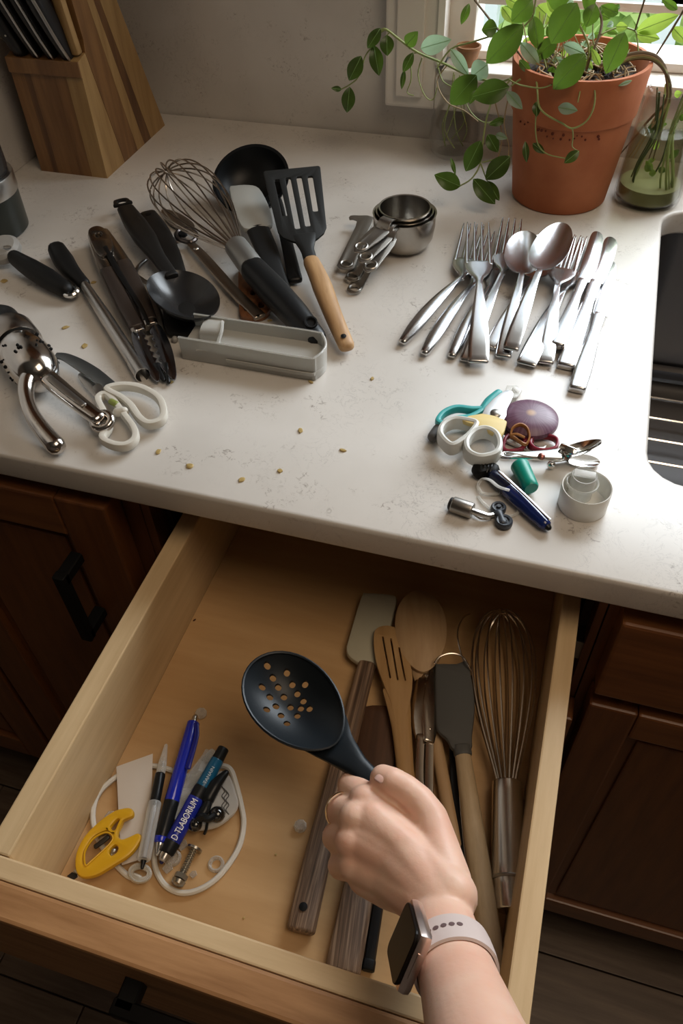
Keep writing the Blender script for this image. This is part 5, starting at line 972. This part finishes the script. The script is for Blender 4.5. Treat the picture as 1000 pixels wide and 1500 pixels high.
# clear round knobs
KN = clear('crystal', (.85, .82, .76), .22, .08)
for (x, y, lab) in ((295, 1047, 'small clear faceted knob above the tip of the royal blue pen'), (440, 1212, 'small clear faceted knob alone on the drawer floor left of the hand')):
    r = .0044; g = lathe([(.0001, 0), (r*.8, 0), (r, .0012), (r*1.02, .0030), (r*.78, .0048), (.0001, .0052)], 9); single('crystal_knob', xf(g, Matrix.Translation(D(x, y, .0002))), KN, lab, 'knob', org=D(x, y, .0002), sm=False)
c = D(317, 1267, .0002); g = lathe([(.0030, 0), (.0050, 0), (.0054, .0010), (.0052, .0024), (.0044, .0030), (.0032, .0024), (.0030, 0)], 24, c, caps=False); single('clear_ring', g, KN, 'clear plastic ring washer inside the cable loop', 'ring', org=c)
c = D(254, 1258, .0002); g = lathe([(.0001, 0), (.0052, 0), (.0056, .0015), (.0050, .0036), (.0040, .0040), (.0038, .0022), (.0001, .0022)], 20, c); single('clear_button', g, KN, 'round clear plastic button beside the marker nib', 'button', org=c)
for (x, y, s, lab) in ((247, 1272, .0034, 'clear plastic shard below the round clear button'), (284, 1281, .0024, 'tiny bright clear shard right of the bolt'), (268, 1238, .0038, 'crinkled clear shard beside the marker collar'), (163, 1196, .0036, 'clear plastic fragment behind the yellow tool')):
    c = D(x, y, .0002); single('clear_shard', xf(prism([(-s, -s*.4), (s*.2, -s), (s, .1*s), (s*.3, s), (-s*.6, s*.7)], 0, s*.6), Matrix.Translation(c) @ Matrix.Rotation(.25, 4, 'X') @ Matrix.Translation((0, 0, s*.25))), KN, lab, 'plastic shard', org=c, sm=False)
t = Thing('oval_clip', 'white translucent oval plastic clip with centre slot below the clear pen', 'clip', D(205, 1280))
t.w('plate', dplate(circle(205, 1279, 17.5, 14, 15), .0060, .0030, .0010, [[(196, 1276), (205, 1273), (214, 1277), (214, 1283), (205, 1285), (196, 1281)]], smooth=2), clear('milky_clip', (.70, .66, .58), .55, .3)); t.w('ridge', tube([D(x, y, .0078) for x, y in circle(205, 1279, 15, 12, 12.5)], .0005, 5, 2, True), CLEARP)
# bolt
BS = mat('zinc_bolt', (.42, .40, .35), .32, 1)
P0, P1 = D(263, 1288, .0046), D(285, 1243, .0046); d = P1-P0; M = axisM(P0, d); Lb = d.length
t = Thing('bolt', 'zinc machine bolt with a nut lying inside the cable loop', 'bolt', D(263, 1288), D(285, 1243))
t.w('shank', xf(lathe([(.0001, 0)]+[(.0022+(.0004 if i % 2 else -.0003), Lb*i/26) for i in range(27)]+[(.0001, Lb)], 14), M), BS)
t.w('head', xf(lathe([(.0001, -.0042), (.0020, -.0042), (.0042, -.0030), (.0047, -.0006), (.0001, 0)], 14), M), BS)
t.w('nut', xf(lathe([(.0001, Lb*.02), (.0044, Lb*.02), (.0044, Lb*.02+.003), (.0001, Lb*.02+.003)], 6), M), BS, sm=False)
t.w('washer', xf(lathe([(.0001, Lb-.001), (.0052, Lb-.001), (.0052, Lb+.0006), (.0001, Lb+.0006)], 20), M), BS)
for (x, y, s) in ((404, 1252, .0008), (357, 1345, .0008), (285, 909, .0016)):
    c = D(x, y, .0001); single('debris', xf(ball((0, 0, s*.5), s, 6, (1, .4 if s > .001 else 1, .5)), Matrix.Translation(c) @ Matrix.Rotation(1, 4, 'Z')), mat('dark_debris', (.08, .03, .015), .8) if s > .001 else CR, {404: 'tiny pale crumb on the drawer floor left of the spatula handle', 357: 'tiny pale crumb near the drawer front', 285: 'small dark brown chip at the back left of the drawer floor'}[x], 'crumb', org=c)
# ================================================================== hand-held slotted spoon
def bake(o, mods):
    for kind, props in mods:
        md = o.modifiers.new('m', kind)
        for k, v in props.items(): setattr(md, k, v)
    dg = bpy.context.evaluated_depsgraph_get(); dg.update(); me = bpy.data.meshes.new_from_object(o.evaluated_get(dg)); o.modifiers.clear(); old = o.data; o.data = me; bpy.data.meshes.remove(old); return o
NY = mat('blue_black_nylon', (.007, .010, .013), .38, spec=.32)
SPN = [at(490, 1090, .874), at(376, 966, .884)]
t = Thing('slotted_spoon', 'blue-black slotted spoon with round holes held in the hand', 'slotted spoon', SPN[0], SPN[1])
M = frame(SPN[0], SPN[1]-SPN[0]) @ Matrix.Rotation(.10, 4, 'X'); Ls = (SPN[1]-SPN[0]).length
bw = t.w('bowl', xf(bowl(Ls, .0268, .0140, .0020, 60, 44, 1.12), M), NY)
cut = []
for x, y in [(193, 215), (290, 228), (218, 256), (316, 273), (383, 274), (243, 290), (341, 312), (163, 308), (271, 330), (372, 346), (200, 344), (304, 377), (404, 385), (358, 381), (230, 383), (185, 414), (340, 420), (256, 428), (287, 470)]:
    p = t.l(at(x/3.571+340, y/3.571+930, .866)); cut.append(lathe([(.0021, -.02), (.0021, .02)], 14, p))
co = link('cutters', join(*cut), NY, t.o); bpy.context.view_layer.update()
bake(bw, [('BOOLEAN', dict(operation='DIFFERENCE', object=co, solver='EXACT'))]); bpy.data.objects.remove(co)
bm = bmesh.new(); bm.from_mesh(bw.data)
for e in bm.edges:
    if len(e.link_faces) == 2 and e.calc_face_angle(0) > .6: e.smooth = False
bm.to_mesh(bw.data); bm.free()
t.w('rim', tube([M @ V3((Ls*(.5-.5*math.cos(a))**(1/1.12), -.0268*math.sin(a)*.995, .0002)) for a in [i*2*math.pi/40 for i in range(40)]], .0010, 6, 1, True), NY)
t.w('handle', sweep([at(472, 1071, .8660), at(489, 1090, .8690), at(512, 1112, .8715), at(530, 1129, .8720), at(552, 1151, .872), at(600, 1200, .8705), at(650, 1256, .869)], [.0180, .0112, .0068, .0062, .0066, .0068, .0064], [.0010, .0026, .0038, .0040, .0042, .0040, .0038], 16, 2.8, k=5), NY)
# ================================================================== person: hand and forearm
SK = bpy.data.materials.new('skin'); SK.use_nodes = True; nt = SK.node_tree; L = nt.links.new; b = nt.nodes['Principled BSDF']
tc = nd(nt, 'ShaderNodeTexCoord'); nz = nd(nt, 'ShaderNodeTexNoise'); nz.inputs['Scale'].default_value = 38; nz.inputs['Detail'].default_value = 3; L(tc.outputs['Object'], nz.inputs[0])
r = nd(nt, 'ShaderNodeValToRGB'); r.color_ramp.elements[0].position = .35; r.color_ramp.elements[1].position = .68; r.color_ramp.elements[0].color = (.74, .49, .37, 1); r.color_ramp.elements[1].color = (.70, .40, .29, 1); L(nz.outputs[0], r.inputs[0]); L(r.outputs[0], b.inputs['Base Color'])
b.inputs['Roughness'].default_value = .5; b.inputs['Subsurface Weight'].default_value = .22; b.inputs['Subsurface Radius'].default_value = (.012, .004, .002); b.inputs['Subsurface Scale'].default_value = .5
n2 = nd(nt, 'ShaderNodeTexNoise'); n2.inputs['Scale'].default_value = 420; n2.inputs['Detail'].default_value = 5; L(tc.outputs['Object'], n2.inputs[0]); bp = nd(nt, 'ShaderNodeBump'); bp.inputs['Strength'].default_value = .22; bp.inputs['Distance'].default_value = .0005; L(n2.outputs[0], bp.inputs['Height']); L(bp.outputs[0], b.inputs['Normal'])
def S(*pts, n=14):
    """limb: each point (px, py, z, radius)"""
    P = [at(p[0], p[1], p[2]) for p in pts]; R_ = [p[3] for p in pts]; out = []
    for i in range(len(P)-1):
        a, c = P[i], P[i+1]; k = max(2, int((c-a).length/.0022))
        for j in range(k): u = j/k; out.append((a.lerp(c, u), R_[i]+(R_[i+1]-R_[i])*u))
    out.append((P[-1], R_[-1])); return [ball(p, r_, n) for p, r_ in out]
G = []
Wc = at(644, 1347, .889); ax = V3((.2817, -.6682, .6885)); e1 = V3((-.9215, -.3885, 0)); e2 = V3((-.2675, .6345, .7252))
# metacarpals
WL, WR = (624, 1322, .884), (660, 1312, .888)
G += S((*WR, .0138), (597, 1240, .879, .0112), (540, 1177, .8760, .0098))
G += S((648, 1325, .888, .0138), (588, 1243, .881, .0118), (528, 1196, .8785, .0100))
G += S((640, 1325, .887, .0138), (577, 1262, .878, .0118), (520, 1230, .8750, .0098))
G += S((*WL, .0138), (567, 1285, .872, .0112), (522, 1268, .8690, .0090))
G += S((620, 1310, .878, .0135), (575, 1300, .866, .0120), (535, 1285, .862, .0100))          # heel of the palm, little finger side
G += S((625, 1230, .872, .0115), (575, 1225, .868, .0115))
# knuckle bumps
for x, y, z, q in ((534, 1174, .8780, .0094), (520, 1199, .8800, .0093), (513, 1233, .8765, .0090), (517, 1268, .8700, .0084)): G.append(ball(at(x, y, z), q, 14))
# fingers curled round the handle (proximal, middle, tip)
G += S((545, 1180, .8770, .0096), (516, 1152, .8650, .0090), (514, 1150, .8600, .0084), (536, 1168, .8560, .0078), (556, 1184, .8590, .0070))
G += S((524, 1197, .8780, .0094), (499, 1186, .8640, .0088), (497, 1184, .8580, .0083), (520, 1196, .8530, .0077), (545, 1208, .8560, .0070))
G += S((514, 1230, .8740, .0092), (493, 1226, .8600, .0086), (494, 1224, .8540, .0080), (516, 1232, .8495, .0075), (542, 1240, .8530, .0068))
G += S((516, 1267, .8680, .0086), (500, 1268, .8550, .0080), (502, 1264, .8500, .0073), (521, 1266, .8465, .0068), (542, 1268, .8500, .0062))
# fill the back of the hand so that it reads as one broad surface
for x0, y0, x1, y1, z0, z1, q in ((640, 1290, 545, 1200, .8850, .8800, .0118), (642, 1290, 572, 1222, .8850, .8785, .0112), (630, 1300, 548, 1228, .8820, .8780, .0118), (618, 1305, 545, 1255, .8780, .8735, .0116), (645, 1285, 618, 1250, .8840, .8790, .0108)): G += S((x0, y0, z0, q), (x1, y1, z1, q*.88))
# tendons
G += S((640, 1290, .8965, .0026), (590, 1235, .8905, .0024), (535, 1193, .8865, .0024)); G += S((630, 1298, .8935, .0024), (575, 1250, .8885, .0022), (525, 1220, .8840, .0022))
# thumb
G += S((654, 1290, .884, .0130), (640, 1235, .880, .0112), (630, 1200, .8800, .0102), (612, 1174, .8815, .0094), (594, 1158, .8840, .0088), (574, 1146, .8845, .0085), (561, 1140, .8825, .0078))
# wrist and forearm
def cyl(u, a_, b_, n=30): 
    c = Wc+ax*u; return ball(c, 1, n, (1, 1, 1)), c, a_, b_
def fore():
    out = []
    rows = [(-.012, .0185, .0145), (.0, .0192, .0152), (.012, .0192, .0158), (.03, .0196, .0166), (.05, .0212, .0182), (.08, .0238, .0212), (.12, .0275, .0250), (.17, .031, .029), (.21, .032, .030)]
    pts = [Wc+ax*r_[0]-e2*.001 for r_ in rows]
    return sweep(pts, [r_[1] for r_ in rows], [r_[2] for r_ in rows], 28, 2.1, up=e2, k=1, rnd=False)
def fore2():
    rows = [(-.012, .0158, .0130), (.0, .0164, .0136), (.012, .0166, .0140), (.03, .0168, .0146), (.05, .0176, .0158), (.08, .0198, .0182), (.12, .0235, .0222), (.17, .027, .026), (.21, .028, .027)]
    Vs, Fs, n = [], [], 28
    for u, a_, b_ in rows:
        for j in range(n): th = 2*math.pi*j/n; Vs.append(Wc+ax*u+e1*a_*math.cos(th)+e2*b_*math.sin(th))
    for i in range(len(rows)-1):
        for j in range(n): Fs.append((i*n+j, i*n+(j+1) % n, (i+1)*n+(j+1) % n, (i+1)*n+j))
    Fs += [tuple(range(n))[::-1], tuple((len(rows)-1)*n+j for j in range(n))]; return Vs, Fs
G.append(fore2())
t = Thing('person', 'bare right hand and forearm reaching in, gripping a black slotted spoon', 'person', V3(Wc)-V3((0, 0, .04)))
body = t.w('hand_and_forearm', join(*G), SK); bpy.context.view_layer.update()
bake(body, [('REMESH', dict(mode='VOXEL', voxel_size=.0011, use_smooth_shade=True)), ('SMOOTH', dict(factor=.6, iterations=7))])
body.data.materials.clear(); body.data.materials.append(SK)
for p_ in body.data.polygons: p_.use_smooth = True
NAIL = mat('nail', (.78, .50, .43), .22, coat=.4)
n0, n1 = at(568, 1139, .8918), at(554, 1128, .8892); M = frame(n0, n1-n0, (.1, .15, 1))
def nailgeo(L_, W_):
    Vs, Fs = [], []; N, K = 8, 6
    for i in range(N+1):
        u = i/N; ww = W_*(1-.9*abs(2*u-1)**5)
        for j in range(K+1): v = -1+2*j/K; Vs.append(V3((L_*u, ww*v, -.0016*v*v-.0008*(u-.4)**2*4)))
    for i in range(N):
        for j in range(K): Fs.append((i*(K+1)+j, i*(K+1)+j+1, (i+1)*(K+1)+j+1, (i+1)*(K+1)+j))
    n = len(Vs); return Vs+[v-V3((0, 0, .001)) for v in Vs], Fs+[tuple(i+n for i in f)[::-1] for f in Fs]
t.w('thumbnail', xf(nailgeo(.0086, .0046), M), NAIL)
# ring on the finger
c = at(500, 1187, .8665); dr_ = (at(499, 1186, .8640)-at(524, 1197, .8780)).normalized(); M = axisM(c, dr_)
single('finger_ring', xf(lathe([(.0094, -.0009), (.0101, -.0009), (.0104, 0), (.0101, .0009), (.0094, .0009), (.0092, 0), (.0094, -.0009)], 40, caps=False), M), mat('pale_gold', (.85, .72, .55), .15, 1), 'thin pale metal ring on the middle finger of the hand', 'ring', org=c)
# wristwatch
BAND = mat('blush_rubber_band', (.60, .50, .47), .45); CASE = mat('rose_aluminium', (.72, .60, .55), .28, 1); SCR = mat('watch_glass', (.008, .006, .005), .3, spec=.12)
Cw = Wc+ax*.032; th = math.radians(62); nn = e1*math.sin(th)+e2*math.cos(th); tt = e1*math.cos(th)-e2*math.sin(th)
t = Thing('wristwatch', 'square smartwatch with blush rubber band and dark screen on the wrist', 'watch', Cw)
rw, rh, bt = .0178, .0156, .0013
def bandpt(a): return Cw+e1*(rw*math.cos(a))+e2*(rh*math.sin(a))
Vs, Fs = [], []; N = 56; sec = [(-.0092, 0), (-.0088, bt), (-.004, bt*1.25), (.004, bt*1.25), (.0088, bt), (.0092, 0), (.0085, -bt*.3), (-.0085, -bt*.3)]
for i in range(N):
    a = 2*math.pi*i/N; p = bandpt(a); rad = (e1*math.cos(a)*rh+e2*math.sin(a)*rw).normalized()
    for s_, q in sec: Vs.append(p+ax*s_+rad*q)
for i in range(N):
    for j in range(8): Fs.append((i*8+j, i*8+(j+1) % 8, ((i+1) % N)*8+(j+1) % 8, ((i+1) % N)*8+j))
band = t.w('band', (Vs, Fs), BAND)
for k in range(5):
    a = math.radians(104-k*11); p = bandpt(a); rad = (e1*math.cos(a)*rh+e2*math.sin(a)*rw).normalized(); t.w('band_hole', xf(lathe([(.0001, 0), (.0012, 0), (.0014, .0003), (.0001, .0004)], 12), axisM(p+rad*(bt*1.25-.0001), rad)), mat('band_hole_dark', (.12, .07, .07), .7), band)
Mw = Matrix((ax, tt, nn)).transposed().to_4x4(); Mw.translation = Cw+nn*.0215
if Mw.to_3x3().determinant() < 0: Mw = Matrix((ax, -tt, nn)).transposed().to_4x4(); Mw.translation = Cw+nn*.0215
case = t.w('case', xf(box(-.0152, .0152, -.0142, .0142, -.0040, .0028, .0030), Mw), CASE)
t.w('screen', xf(plate(rrect(-.0140, .0140, -.0130, .0130, .0045), t=.0016, bev=.0005, z=.0032, smooth=1, seg=1), Mw), SCR, sm=False)
t.w('crown', xf(lathe([(.0001, 0), (.0030, 0), (.0032, .0005), (.0032, .0022), (.0028, .0026), (.0001, .0027)], 20), axisM(Mw @ V3((-.0152, -.003, -.0008)), Mw.to_3x3() @ V3((-1, 0, 0)))), CASE, case)
t.w('side_button', xf(box(.0148, .0157, -.006, .006, -.002, .0006, .0004), Mw), CASE, case)
